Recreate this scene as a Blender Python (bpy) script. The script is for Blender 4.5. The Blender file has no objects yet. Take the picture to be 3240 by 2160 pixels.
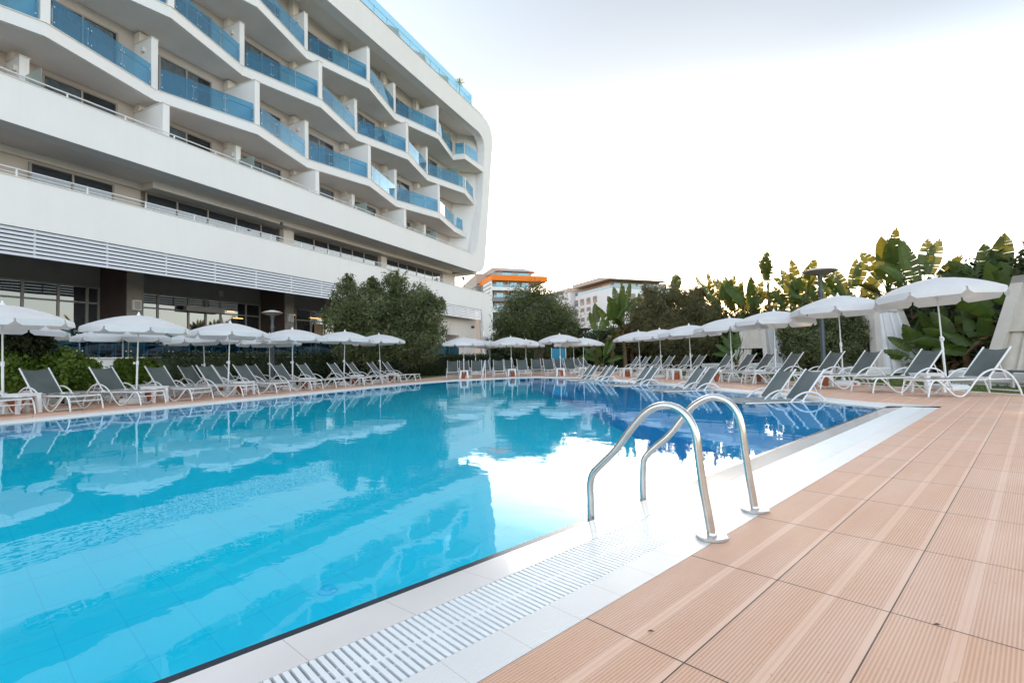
import bpy, math, random
import numpy as np
from mathutils import Vector, Matrix, noise
random.seed(7); rng = np.random.default_rng(7)
S = bpy.context.scene; COL = S.collection
R = math.radians
# ------------------------------------------------------------------ camera
HC = 0.9; PW, PH = 3240, 2160; FPX = 1570.8
PITCH, ROLL, YAW = 0.0375528, -0.0216690, -0.8141464
cy, sy = math.cos(YAW), math.sin(YAW); cp, sp = math.cos(PITCH), math.sin(PITCH); cr, sr = math.cos(ROLL), math.sin(ROLL)
FW = Vector((sy*cp, cy*cp, sp)); R0 = Vector((cy, -sy, 0)); U0 = R0.cross(FW)
RT = R0*cr + U0*sr; UP = U0*cr - R0*sr
cam = bpy.data.cameras.new('camera'); cam.sensor_width = 36; cam.lens = FPX/PW*36; cam.clip_start = 0.05; cam.clip_end = 3000
co = bpy.data.objects.new('camera', cam); COL.objects.link(co)
co.matrix_world = Matrix(((RT.x, UP.x, -FW.x, 0), (RT.y, UP.y, -FW.y, 0), (RT.z, UP.z, -FW.z, HC), (0, 0, 0, 1)))
S.camera = co
# ------------------------------------------------------------------ world, sun, exposure
SUN_YAW, SUN_EL = R(-29.8), R(7.8)
w = bpy.data.worlds.new('World'); S.world = w; w.use_nodes = True
nt = w.node_tree; nt.nodes.clear()
sky = nt.nodes.new('ShaderNodeTexSky'); sky.sky_type = 'NISHITA'; sky.sun_disc = False
sky.sun_elevation = SUN_EL; sky.sun_rotation = SUN_YAW; sky.altitude = 0; sky.air_density = 1.0; sky.dust_density = 1.2; sky.ozone_density = 1.5
bg = nt.nodes.new('ShaderNodeBackground'); bg.inputs[1].default_value = 0.15
wo = nt.nodes.new('ShaderNodeOutputWorld')
hs = nt.nodes.new('ShaderNodeHueSaturation'); hs.inputs['Saturation'].default_value = 0.5
gm = nt.nodes.new('ShaderNodeGamma'); gm.inputs[1].default_value = 0.85
nt.links.new(sky.outputs[0], hs.inputs['Color']); nt.links.new(hs.outputs[0], gm.inputs[0]); # light gradient multiplied into the sky colour: a little darker and bluer high above the sun side, creamy close to the horizon round the sun
tcw = nt.nodes.new('ShaderNodeTexCoord'); nrm_ = nt.nodes.new('ShaderNodeVectorMath'); nrm_.operation = 'NORMALIZE'; nt.links.new(tcw.outputs['Generated'], nrm_.inputs[0])
def wdot(v):
    d = nt.nodes.new('ShaderNodeVectorMath'); d.operation = 'DOT_PRODUCT'; d.inputs[1].default_value = v; nt.links.new(nrm_.outputs[0], d.inputs[0]); return d.outputs['Value']
def wmap(x, a, b):
    m = nt.nodes.new('ShaderNodeMapRange'); m.interpolation_type = 'SMOOTHSTEP'; nt.links.new(x, m.inputs[0]); m.inputs[1].default_value = a; m.inputs[2].default_value = b; return m.outputs[0]
def wmul(a, b):
    m = nt.nodes.new('ShaderNodeMath'); m.operation = 'MULTIPLY'; nt.links.new(a, m.inputs[0]); nt.links.new(b, m.inputs[1]); return m.outputs[0]
def wmix(f, a, b):
    m = nt.nodes.new('ShaderNodeMix'); m.data_type = 'RGBA'; m.blend_type = 'MULTIPLY'; nt.links.new(f, m.inputs[0]); nt.links.new(a, m.inputs[6]); m.inputs[7].default_value = b; return m.outputs[2]
zc = wdot((0, 0, 1)); az = wdot((-0.50, 0.86, 0.10))
hi = wmul(wmul(wmap(zc, .17, .50), wmap(zc, .98, .80)), wmap(wdot((.12, .99, 0)), -.35, .72))
lo_w = wmul(wmap(zc, .26, .06), wmap(az, .80, .985))
c1_ = wmix(hi, gm.outputs[0], (.285, .297, .308, 1)); c2_ = wmix(lo_w, c1_, (.34, .255, .15, 1))
nt.links.new(c2_, bg.inputs[0]); nt.links.new(bg.outputs[0], wo.inputs[0])
sl = bpy.data.lights.new('sun', 'SUN'); sl.energy = 2.0; sl.angle = R(0.5); sl.color = (1.0, 0.72, 0.42)
so = bpy.data.objects.new('sun', sl); COL.objects.link(so)
sd = Vector((math.sin(SUN_YAW)*math.cos(SUN_EL), math.cos(SUN_YAW)*math.cos(SUN_EL), math.sin(SUN_EL)))
so.rotation_euler = sd.to_track_quat('Z', 'Y').to_euler(); so.location = (0, 0, 60)
S.view_settings.view_transform = 'Standard'; S.view_settings.look = 'None'; S.view_settings.gamma = 1.0
S.view_settings.use_curve_mapping = False; S.view_settings.exposure = 2.78
S.render.engine = 'CYCLES'; S.cycles.max_bounces = 8; S.cycles.transparent_max_bounces = 24

# ------------------------------------------------------------------ helpers
def ray(x, y): return FW + RT*((x-PW/2)/FPX) - UP*((y-PH/2)/FPX)
def G(x, y, z=0.0):
    r = ray(x, y); t = (z-HC)/r.z; return Vector((r.x*t, r.y*t, z))
def Gw(x, y, z):
    """point on a plane under water seen at a pixel, through the flat surface"""
    p = G(x, y, -.035); d = ray(x, y).normalized(); h = Vector((d.x, d.y, 0)); sh = h.length; k = sh/1.12; t = k/math.sqrt(1-k*k)*(-.035-z); h.normalize(); return Vector((p.x+h.x*t, p.y+h.y*t, z))
def D(x, dist, z=0.0, y=1130):
    """point at a horizontal distance along the viewing direction of column x"""
    r = ray(x, y); h = math.hypot(r.x, r.y); return Vector((r.x/h*dist, r.y/h*dist, z))
def Zat(x, y, dist):
    r = ray(x, y); return HC + r.z/math.hypot(r.x, r.y)*dist
class NT:
    def __init__(s, name):
        s.m = bpy.data.materials.new(name); s.m.use_nodes = True; s.t = s.m.node_tree; s.t.nodes.clear()
        s.out = s.n('ShaderNodeOutputMaterial')
    def n(s, typ, **kw):
        nd = s.t.nodes.new(typ)
        for k, v in kw.items():
            if k == 'ins':
                for kk, vv in v.items():
                    if isinstance(vv, bpy.types.NodeSocket): s.t.links.new(vv, nd.inputs[kk])
                    else: nd.inputs[kk].default_value = vv
            else: setattr(nd, k, v)
        return nd
    def math(s, op, a, b=None, c=None):
        nd = s.n('ShaderNodeMath', operation=op)
        for i, v in enumerate((a, b, c)):
            if v is None: continue
            if isinstance(v, bpy.types.NodeSocket): s.t.links.new(v, nd.inputs[i])
            else: nd.inputs[i].default_value = v
        return nd.outputs[0]
    def mix(s, f, a, b):
        nd = s.n('ShaderNodeMix', data_type='RGBA')
        for i, v in ((0, f), (6, a), (7, b)):
            if isinstance(v, bpy.types.NodeSocket): s.t.links.new(v, nd.inputs[i])
            else: nd.inputs[i].default_value = v if i == 0 else (*v[:3], 1)
        return nd.outputs[2]
    def noise(s, vec, scale, detail=3, rough=.5):
        nd = s.n('ShaderNodeTexNoise', ins={'Scale': scale, 'Detail': detail, 'Roughness': rough})
        if vec is not None: s.t.links.new(vec, nd.inputs['Vector'])
        return nd.outputs[0]
    def ramp(s, f, a, b, lo=0., hi=1.):
        nd = s.n('ShaderNodeMapRange', ins={0: f, 1: a, 2: b, 3: lo, 4: hi}); return nd.outputs[0]
    def done(s, sh): s.t.links.new(sh, s.out.inputs[0]); return s.m
def mat(name, col, rough=.6, metal=0., var=.08, vscale=1.5, bump=0., bscale=20., spec=.5, coat=0.):
    n = NT(name); tc = n.n('ShaderNodeTexCoord').outputs['Object']
    geo = n.n('ShaderNodeNewGeometry').outputs['Position']
    f = n.noise(geo, vscale, 5, .6)
    c = n.mix(n.ramp(f, .3, .7), tuple(v*(1-var) for v in col), tuple(min(1, v*(1+var)) for v in col))
    b = n.n('ShaderNodeBsdfPrincipled', ins={'Base Color': c, 'Roughness': rough, 'Metallic': metal, 'Specular IOR Level': spec, 'Coat Weight': coat})
    if bump:
        h = n.noise(geo, bscale, 4)
        bp = n.n('ShaderNodeBump', ins={'Strength': .5, 'Distance': bump, 'Height': h}); n.t.links.new(bp.outputs[0], b.inputs['Normal'])
    return n.done(b.outputs[0])
def glassmat(name, tint, alpha=.7, refl=1.0, rough=0.0, body=(0, 0, 0), bodyw=0.0, rc=(1, 1, 1), f0=.05):
    n = NT(name)
    tr = n.n('ShaderNodeBsdfTransparent', ins={0: (*tint, 1)}); gl = n.n('ShaderNodeBsdfGlossy', ins={0: (refl*rc[0], refl*rc[1], refl*rc[2], 1), 1: rough})
    di = n.n('ShaderNodeBsdfDiffuse', ins={0: (*body, 1)})
    mx = n.n('ShaderNodeMixShader', ins={0: bodyw}); n.t.links.new(tr.outputs[0], mx.inputs[1]); n.t.links.new(di.outputs[0], mx.inputs[2])
    gg = n.n('ShaderNodeNewGeometry'); dd = n.n('ShaderNodeVectorMath', operation='DOT_PRODUCT'); n.t.links.new(gg.outputs['Incoming'], dd.inputs[0]); n.t.links.new(gg.outputs['Normal'], dd.inputs[1])
    fq = n.math('ADD', f0, n.math('MULTIPLY', 1.-f0, n.math('POWER', n.math('SUBTRACT', 1., n.math('ABSOLUTE', dd.outputs['Value'])), 4.)))
    m2 = n.n('ShaderNodeMixShader'); n.t.links.new(fq, m2.inputs[0]); n.t.links.new(mx.outputs[0], m2.inputs[1]); n.t.links.new(gl.outputs[0], m2.inputs[2])
    return n.done(m2.outputs[0])
def leafmat(name, a, b, trans=(.3, .4, .05), tw=.35, rough=.5, vs=.8):
    n = NT(name); isl = n.n('ShaderNodeNewGeometry'); 
    f = n.noise(isl.outputs['Position'], vs, 3)
    c = n.mix(n.math('ADD', n.math('MULTIPLY', isl.outputs['Random Per Island'], .6), n.math('MULTIPLY', n.ramp(f, .35, .65), .4)), a, b)
    p = n.n('ShaderNodeBsdfPrincipled', ins={'Base Color': c, 'Roughness': rough, 'Specular IOR Level': .3})
    t = n.n('ShaderNodeBsdfTranslucent', ins={0: (*trans, 1)})
    m = n.n('ShaderNodeMixShader', ins={0: tw}); n.t.links.new(p.outputs[0], m.inputs[1]); n.t.links.new(t.outputs[0], m.inputs[2])
    return n.done(m.outputs[0])

class MB:
    def __init__(s): s.v = []; s.f = []; s.mi = []; s.cur = 0
    def add(s, vs, fs):
        o = len(s.v); s.v += [tuple(v) for v in vs]; s.f += [tuple(i+o for i in f) for f in fs]; s.mi += [s.cur]*len(fs)
    def box(s, x0, x1, y0, y1, z0, z1):
        x0, x1 = sorted((x0, x1)); y0, y1 = sorted((y0, y1)); z0, z1 = sorted((z0, z1))
        s.add([(x0, y0, z0), (x1, y0, z0), (x1, y1, z0), (x0, y1, z0), (x0, y0, z1), (x1, y0, z1), (x1, y1, z1), (x0, y1, z1)],
              [(0, 3, 2, 1), (4, 5, 6, 7), (0, 1, 5, 4), (1, 2, 6, 5), (2, 3, 7, 6), (3, 0, 4, 7)])
    def hexa(s, b, t):
        s.add(list(b)+list(t), [(0, 3, 2, 1), (4, 5, 6, 7), (0, 1, 5, 4), (1, 2, 6, 5), (2, 3, 7, 6), (3, 0, 4, 7)])
    def prism(s, poly, z0, z1, axis='z'):
        n = len(poly)
        def P(a, b, c): return {'z': (a, b, c), 'y': (a, c, b), 'x': (c, a, b)}[axis]
        vs = [P(*p, z0) for p in poly]+[P(*p, z1) for p in poly]
        s.add(vs, [tuple(range(n))[::-1], tuple(range(n, 2*n))]+[(i, (i+1) % n, n+(i+1) % n, n+i) for i in range(n)])
    def tube(s, pts, r, seg=8, cap=True, flat=1.0, taper=None):
        pts = [Vector(p) for p in pts]; n = len(pts); rings = []
        prev = None
        for i, p in enumerate(pts):
            d = (pts[min(i+1, n-1)]-pts[max(i-1, 0)]).normalized()
            if prev is None:
                a = Vector((0, 1, 0)) if abs(d.y) < .9 else Vector((1, 0, 0))
                nrm = (a-d*a.dot(d)).normalized()
            else: nrm = (prev-d*prev.dot(d)).normalized()
            prev = nrm; b = d.cross(nrm); rr = r[i] if isinstance(r, (list, tuple)) else r
            rings.append([p+nrm*(math.cos(2*math.pi*k/seg)*rr*flat)+b*(math.sin(2*math.pi*k/seg)*rr) for k in range(seg)])
        vs = [v for rg in rings for v in rg]
        fs = [(i*seg+k, i*seg+(k+1) % seg, (i+1)*seg+(k+1) % seg, (i+1)*seg+k) for i in range(n-1) for k in range(seg)]
        if cap: fs += [tuple(range(seg))[::-1], tuple((n-1)*seg+k for k in range(seg))]
        s.add(vs, fs)
    def lathe(s, prof, seg=16, c=(0, 0, 0)):
        vs = []; n = len(prof)
        for r, z in prof:
            vs += [(c[0]+r*math.cos(2*math.pi*k/seg), c[1]+r*math.sin(2*math.pi*k/seg), c[2]+z) for k in range(seg)]
        fs = [(i*seg+k, i*seg+(k+1) % seg, (i+1)*seg+(k+1) % seg, (i+1)*seg+k) for i in range(n-1) for k in range(seg)]
        fs += [tuple(range(seg))[::-1], tuple((n-1)*seg+k for k in range(seg))]
        s.add(vs, fs)
    def mesh(s, name, mats, smooth=False):
        me = bpy.data.meshes.new(name); me.from_pydata(s.v, [], s.f)
        for m in (mats if isinstance(mats, (list, tuple)) else [mats]): me.materials.append(m)
        if any(s.mi): me.polygons.foreach_set('material_index', s.mi)
        if smooth: me.polygons.foreach_set('use_smooth', [True]*len(s.f))
        me.update(); return me
    def build(s, name, mats, parent=None, smooth=False, bevel=0., loc=None, rot=None):
        o = bpy.data.objects.new(name, s.mesh(name, mats, smooth)); COL.objects.link(o)
        if parent is not None: o.parent = parent
        if loc is not None: o.location = loc
        if rot is not None: o.rotation_euler = rot
        if bevel:
            b = o.modifiers.new('bevel', 'BEVEL'); b.width = bevel; b.segments = 2; b.limit_method = 'ANGLE'
        return o
def tag(o, label=None, cat=None, group=None, kind=None):
    for k, v in (('label', label), ('category', cat), ('group', group), ('kind', kind)):
        if v: o[k] = v
    return o
def empty(name, loc=(0, 0, 0), rz=0., label=None, cat=None, group=None):
    o = bpy.data.objects.new(name, None); COL.objects.link(o); o.location = loc; o.rotation_euler = (0, 0, rz); o.empty_display_size = .2
    return tag(o, label, cat, group)
KIDS = {}
def copy_tree(o, parent=None):
    c = o.copy(); COL.objects.link(c); c.parent = parent
    for ch in list(o.children): copy_tree(ch, c)
    return c
def crom(pts, n=6, closed=False):
    pts = [Vector(p) for p in pts]; out = []; N = len(pts)
    for i in range(N if closed else N-1):
        if closed: a, b, c, d = (pts[(i+k) % N] for k in (-1, 0, 1, 2))
        else: a, b, c, d = pts[max(i-1, 0)], pts[i], pts[i+1], pts[min(i+2, N-1)]
        for j in range(n):
            t = j/n
            out.append(.5*((2*b)+(c-a)*t+(2*a-5*b+4*c-d)*t*t+(3*b-a-3*c+d)*t*t*t))
    if not closed: out.append(pts[-1])
    return out
def fill_ring(name, outer, inner, z, material, zin=None):
    """flat sheet between an outer and an inner outline (both closed, in xy)"""
    import bmesh
    bm = bmesh.new()
    for poly, zz in ((outer, z), (inner, z if zin is None else zin)):
        if poly is None: continue
        vs = [bm.verts.new((p[0], p[1], zz)) for p in poly]
        for i in range(len(vs)): bm.edges.new((vs[i], vs[(i+1) % len(vs)]))
    bmesh.ops.triangle_fill(bm, use_beauty=True, use_dissolve=False, edges=bm.edges[:])
    for f in bm.faces:
        if f.normal.z < 0: f.normal_flip()
    me = bpy.data.meshes.new(name); bm.to_mesh(me); bm.free(); me.materials.append(material)
    o = bpy.data.objects.new(name, me); COL.objects.link(o); return o

# ------------------------------------------------------------------ materials
n = NT('white_render'); g_ = n.n('ShaderNodeNewGeometry').outputs['Position']; mp = n.n('ShaderNodeMapping', ins={'Vector': g_, 'Scale': (2.2, 2.2, .12)})
c_ = n.mix(n.ramp(n.noise(g_, .35, 5, .6), .3, .7), (.82, .785, .775), (.86, .83, .82)); c_ = n.mix(n.math('MULTIPLY', n.ramp(n.noise(mp.outputs[0], 1.6, 5, .65), .48, .75), .11), c_, (.66, .62, .59))
b_ = n.n('ShaderNodeBsdfPrincipled', ins={'Base Color': c_, 'Roughness': .8}); bp = n.n('ShaderNodeBump', ins={'Strength': .5, 'Distance': .004, 'Height': n.noise(g_, 40, 4)}); n.t.links.new(bp.outputs[0], b_.inputs['Normal']); WHITE = n.done(b_.outputs[0])
WHITE2 = mat('white_trim', (.74, .70, .66), .7, var=.03)
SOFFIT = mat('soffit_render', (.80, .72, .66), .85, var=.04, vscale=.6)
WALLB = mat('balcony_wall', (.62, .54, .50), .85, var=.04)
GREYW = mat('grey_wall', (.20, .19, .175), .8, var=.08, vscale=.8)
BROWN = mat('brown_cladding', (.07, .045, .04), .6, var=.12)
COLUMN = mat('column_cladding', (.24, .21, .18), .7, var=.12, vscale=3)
ALU = mat('aluminium', (.55, .55, .55), .35, .6, var=.05)
FRAMEG = mat('window_frame_grey', (.36, .33, .31), .5, .2, var=.05)
LOUV = mat('louvre_metal', (.66, .67, .72), .45, .2, var=.03)
WPAINT = mat('white_paint', (.70, .70, .71), .35, var=.03, coat=.2)
WPLAST = mat('white_plastic', (.76, .76, .78), .45, var=.04)
STEEL = mat('stainless_steel', (.62, .60, .57), .2, 1.0, var=.1, vscale=14)
STEELD = mat('flange_steel', (.60, .58, .56), .3, .9, var=.1, vscale=20)
TERRA = mat('terracotta', (.36, .10, .04), .7, var=.15, vscale=6)
LAMPM = mat('lamp_metal', (.07, .08, .09), .45, .3, var=.1)
LAMPT = mat('lamp_cap', (.34, .27, .22), .5, .2, var=.15, vscale=8)
CANVAS = mat('cabana_frame', (.58, .53, .48), .8, var=.06, vscale=2)
CLOTH = mat('cabana_cloth', (.56, .50, .44), .9, var=.08, vscale=3)
CLOTHW = mat('cabana_white_cloth', (.72, .70, .70), .9, var=.05, vscale=3)
BARK = mat('bark', (.10, .07, .05), .9, var=.3, vscale=5, bump=.02, bscale=14)
PBARK = mat('banana_stem', (.16, .10, .05), .8, var=.35, vscale=4, bump=.02, bscale=12)
ORANGE = mat('orange_render', (.85, .20, .01), .7, var=.03)
FARW = mat('far_white', (.74, .74, .76), .8, var=.03, vscale=.3)
FARWD = mat('far_recess', (.30, .25, .22), .85, var=.06, vscale=.3); FARB = mat('far_beige', (.46, .32, .26), .85, var=.06, vscale=.3)
FARG = mat('far_grey', (.22, .22, .23), .8, var=.05)
FARS = mat('far_tan', (.46, .36, .30), .85, var=.05, vscale=.3)
CURT = mat('curtain', (.34, .37, .38), .9, var=.25, vscale=5)
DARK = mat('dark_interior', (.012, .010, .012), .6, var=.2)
TANC = mat('tan_canvas', (.55, .36, .24), .85, var=.06)
BLUEB = mat('blue_board', (.02, .20, .32), .7, var=.1)
BSEAT = mat('terrace_cushion', (.10, .14, .16), .8, var=.15)
SKIN = mat('skin', (.42, .24, .17), .6, var=.05); SHIRTB = mat('blue_shirt', (.03, .20, .45), .8); SHIRTD = mat('dark_shirt', (.05, .06, .09), .8); HAIR = mat('dark_hair', (.02, .015, .012), .6)
LITW = NT('lit_window'); _e = LITW.n('ShaderNodeEmission', ins={0: (1., .55, .18, 1), 1: .35}); LITW = LITW.done(_e.outputs[0])
BGLASS = glassmat('blue_balcony_glass', (.42, .74, .88), bodyw=.12, body=(.20, .40, .58), refl=.95, rc=(.78, .92, 1.), f0=.07)
TGLASS = glassmat('terrace_glass', (.26, .46, .55), bodyw=.02, body=(.01, .05, .08))
FROST = glassmat('frosted_glass', (.67, .74, .72), bodyw=.55, body=(.42, .50, .47), rough=.3)
RGLASS = glassmat('roof_glass', (.68, .90, .97), bodyw=.12, body=(.3, .6, .75))
def winmat(name, base, rough=.02, wob=.0):
    n = NT(name); g = n.n('ShaderNodeNewGeometry').outputs['Position']
    b = n.n('ShaderNodeBsdfPrincipled', ins={'Base Color': (*base, 1), 'Roughness': rough, 'Specular IOR Level': 1.0, 'IOR': 1.9})
    h = n.noise(g, .7, 1); bp = n.n('ShaderNodeBump', ins={'Strength': .4, 'Distance': .012+wob, 'Height': h}); n.t.links.new(bp.outputs[0], b.inputs['Normal'])
    return n.done(b.outputs[0])
WING = winmat('window_glass', (.015, .02, .028)); WIND = winmat('dark_window_glass', (.006, .010, .016)); FARWIN = winmat('far_window', (.03, .12, .18))
PANE = glassmat('door_pane', (.86, .88, .9), bodyw=.05, body=(.02, .02, .02))
# sling fabric: fine grey mesh weave
n = NT('grey_sling_fabric'); tcu = n.n('ShaderNodeTexCoord').outputs['Object']
wv = n.n('ShaderNodeTexWave', ins={'Scale': 60., 'Distortion': .5}); n.t.links.new(tcu, wv.inputs['Vector'])
nz = n.noise(n.n('ShaderNodeNewGeometry').outputs['Position'], 2.2, 4)
c_ = n.mix(n.ramp(nz, .3, .7), (.055, .075, .075), (.10, .12, .118)); c_ = n.mix(n.math('MULTIPLY', wv.outputs[1], .25), c_, (.02, .03, .03))
b_ = n.n('ShaderNodeBsdfPrincipled', ins={'Base Color': c_, 'Roughness': .65, 'Sheen Weight': .2}); SLING = n.done(b_.outputs[0])
# umbrella canvas: white, a little light comes through
n = NT('white_canvas'); g_ = n.n('ShaderNodeNewGeometry').outputs['Position']
c_ = n.mix(n.ramp(n.noise(g_, 3, 4), .3, .7), (.82, .82, .84), (.88, .88, .89))
p_ = n.n('ShaderNodeBsdfPrincipled', ins={'Base Color': c_, 'Roughness': .9}); t_ = n.n('ShaderNodeBsdfTranslucent', ins={0: (.75, .68, .62, 1)})
m_ = n.n('ShaderNodeMixShader', ins={0: .32}); n.t.links.new(p_.outputs[0], m_.inputs[1]); n.t.links.new(t_.outputs[0], m_.inputs[2]); CANOPY = n.done(m_.outputs[0])
# foliage
OLIVE = leafmat('olive_leaves', (.045, .06, .022), (.17, .19, .085), (.22, .24, .06), .22)
OLIVE2 = leafmat('brownish_olive_leaves', (.055, .06, .025), (.18, .17, .08), (.32, .22, .07), .25)  # browner olive leaf tone with a warmer translucent tint
PITT = leafmat('shrub_leaves', (.03, .07, .012), (.15, .22, .03), (.25, .35, .04), .25)
HEDGEM = leafmat('hedge_leaves', (.010, .018, .007), (.05, .065, .022), (.08, .12, .02), .12)
BANANA = leafmat('banana_leaves', (.018, .04, .008), (.06, .11, .015), (.34, .27, .03), .13, .4, .5)
BANDRY = leafmat('dry_banana_leaves', (.07, .04, .02), (.16, .095, .04), (.4, .2, .05), .2, .6)
GRASSM = leafmat('grass_blades', (.03, .07, .01), (.10, .16, .02), (.2, .3, .03), .3)
# lawn
n = NT('lawn'); g_ = n.n('ShaderNodeNewGeometry').outputs['Position']
c_ = n.mix(n.ramp(n.noise(g_, 1.1, 5), .35, .65), (.035, .06, .012), (.09, .13, .022)); c_ = n.mix(n.ramp(n.noise(g_, 9, 4), .45, .7), c_, (.14, .13, .04))
b_ = n.n('ShaderNodeBsdfPrincipled', ins={'Base Color': c_, 'Roughness': .95}); bp = n.n('ShaderNodeBump', ins={'Strength': .8, 'Distance': .05, 'Height': n.noise(g_, 30, 4)}); n.t.links.new(bp.outputs[0], b_.inputs['Normal']); LAWN = n.done(b_.outputs[0])
# deck tiles
TX, TY, TW, TL = -1.1186, 1.381, .3639, .7625
n = NT('ribbed_deck_tile'); g_ = n.n('ShaderNodeNewGeometry').outputs['Position']; sx = n.n('ShaderNodeSeparateXYZ', ins={0: g_})
X, Y = sx.outputs[0], sx.outputs[1]
u_ = n.math('DIVIDE', n.math('SUBTRACT', X, TX), TW); v_ = n.math('DIVIDE', n.math('SUBTRACT', Y, TY), TL)
fu = n.math('FRACT', u_); fv = n.math('FRACT', v_); iu = n.math('FLOOR', u_); iv = n.math('FLOOR', v_)
du = n.math('MULTIPLY', n.math('MINIMUM', fu, n.math('SUBTRACT', 1., fu)), TW); dv = n.math('MULTIPLY', n.math('MINIMUM', fv, n.math('SUBTRACT', 1., fv)), TL)
jt = n.math('MAXIMUM', n.ramp(du, .0012, .0030, 1, 0), n.ramp(dv, .0018, .0034, 1, 0))      # joints
# smooth bands: two in the middle with a groove between, one at the far edge
def band(a, b): return n.math('MULTIPLY', n.math('GREATER_THAN', fu, a), n.math('LESS_THAN', fu, b))
sm = n.math('MAXIMUM', n.math('MAXIMUM', band(.462, .500), band(.515, .553)), n.math('MAXIMUM', band(.935, 1.0), band(0., .012)))
rib = n.math('SINE', n.math('MULTIPLY', fu, 2*math.pi*34))
ribh = n.math('MULTIPLY', n.ramp(rib, -.5, .5), n.math('SUBTRACT', 1., sm))
ribh = n.math('ADD', ribh, sm)
vec = n.n('ShaderNodeCombineXYZ', ins={0: iu, 1: iv}); wn = n.n('ShaderNodeTexWhiteNoise', ins={0: vec.outputs[0]})
st = n.n('ShaderNodeMapping', ins={'Vector': g_, 'Scale': (3., .35, 1.)})
c_ = n.mix(n.ramp(n.noise(st.outputs[0], 2.2, 5, .6), .3, .72), (.74, .42, .27), (.80, .52, .385))
c_ = n.mix(n.math('MULTIPLY', n.ramp(wn.outputs[0], 0, 1), .35), c_, (.76, .54, .43))
c_ = n.mix(n.math('MULTIPLY', n.ramp(n.noise(g_, .8, 6, .65), .52, .72), .22), c_, (.50, .27, .18))
c_ = n.mix(n.math('MULTIPLY', n.math('SUBTRACT', 1., ribh), .36), c_, (.34, .16, .10))
c_ = n.mix(n.math('MULTIPLY', sm, .18), c_, (.80, .64, .55))
c_ = n.mix(jt, c_, (.10, .060, .045))
c_ = n.mix(n.math('MULTIPLY', n.ramp(n.noise(g_, 55, 2), .70, .76), .5), c_, (.25, .13, .09))
rg = n.ramp(n.noise(g_, 1.7, 4), .3, .7, .5, .7)
b_ = n.n('ShaderNodeBsdfPrincipled', ins={'Base Color': c_, 'Roughness': rg, 'Specular IOR Level': .22})
bp = n.n('ShaderNodeBump', ins={'Strength': .8, 'Distance': .0016, 'Height': n.math('SUBTRACT', ribh, n.math('MULTIPLY', jt, 2.5))}); n.t.links.new(bp.outputs[0], b_.inputs['Normal'])
DECKM = n.done(b_.outputs[0])
# white coping tiles (wet gloss) with joints every TL along y
def coping(name, ribbed, rough, col):
    n = NT(name); g_ = n.n('ShaderNodeNewGeometry').outputs['Position']; sx = n.n('ShaderNodeSeparateXYZ', ins={0: g_}); X, Y = sx.outputs[0], sx.outputs[1]
    L = TL/2 if not ribbed else .2415
    fv = n.math('FRACT', n.math('DIVIDE', n.math('SUBTRACT', Y, TY-.02), L)); dv = n.math('MULTIPLY', n.math('MINIMUM', fv, n.math('SUBTRACT', 1., fv)), L)
    j = n.ramp(dv, .0006, .0016, .7, 0)
    c = n.mix(n.ramp(n.noise(g_, 2.5, 5), .3, .7), tuple(v*.95 for v in col), col)
    h = n.math('MULTIPLY', j, -1.)
    if ribbed:
        r_ = n.ramp(n.math('SINE', n.math('MULTIPLY', X, 2*math.pi/.0095)), -.4, .4); h = n.math('ADD', h, r_)
        c = n.mix(n.math('MULTIPLY', n.math('SUBTRACT', 1., r_), .22), c, (.45, .42, .40))
    c = n.mix(j, c, (.40, .32, .27))
    b = n.n('ShaderNodeBsdfPrincipled', ins={'Base Color': c, 'Roughness': rough, 'Specular IOR Level': .6})
    bp = n.n('ShaderNodeBump', ins={'Strength': .5, 'Distance': .0012, 'Height': h}); n.t.links.new(bp.outputs[0], b.inputs['Normal'])
    return n.done(b.outputs[0])
COPW = coping('wet_coping_tile', False, .13, (.80, .75, .72)); COPR = coping('white_ribbed_tile', True, .4, (.80, .78, .76))
GRATEM = mat('grate_plastic', (.80, .82, .83), .3, var=.04, vscale=9); CHAN = mat('gutter_channel', (.30, .25, .22), .6, var=.3, vscale=6)
TRIM = mat('dark_pool_nosing', (.012, .022, .04), .2, var=.3, vscale=10)
# pool tiles
_a, _b = Gw(277, 1767, -1.35), Gw(482, 2080, -1.35); GRID = -math.atan2(_b.y-_a.y, _b.x-_a.x)
def pooltile(name, a, b, size, joint, jc):
    n = NT(name); g_ = n.n('ShaderNodeNewGeometry').outputs['Position']
    mp = n.n('ShaderNodeMapping', ins={'Vector': g_, 'Rotation': (0, 0, GRID)}); sx = n.n('ShaderNodeSeparateXYZ', ins={0: mp.outputs[0]}); js = []
    for k in (0, 1):
        f = n.math('FRACT', n.math('DIVIDE', sx.outputs[k], size*(1 if k else 1.6))); d = n.math('MINIMUM', f, n.math('SUBTRACT', 1., f)); js.append(n.ramp(d, joint*.4, joint, 1, 0))
    j = n.math('MAXIMUM', js[0], js[1])
    c = n.mix(n.ramp(n.noise(g_, .9, 5, .6), .3, .7), a, b); c = n.mix(n.math('MULTIPLY', n.noise(g_, 90, 2), .25), c, tuple(min(1, x*1.35) for x in b))
    c = n.mix(n.math('MULTIPLY', j, .6), c, jc)
    p = n.n('ShaderNodeBsdfPrincipled', ins={'Base Color': c, 'Roughness': .5}); return n.done(p.outputs[0])
PDEEP = pooltile('light_blue_pool_tile', (0.0, .66, .92), (.0, .75, .97), .33, .012, (.0, .52, .82))
PSHAL = pooltile('dark_blue_mosaic', (.0, .34, .78), (.0, .42, .86), .05, .06, (.0, .22, .62))
PWALL = pooltile('pool_wall_tile', (0.0, .60, .9), (.0, .68, .95), .3, .02, (.0, .45, .8))
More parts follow.
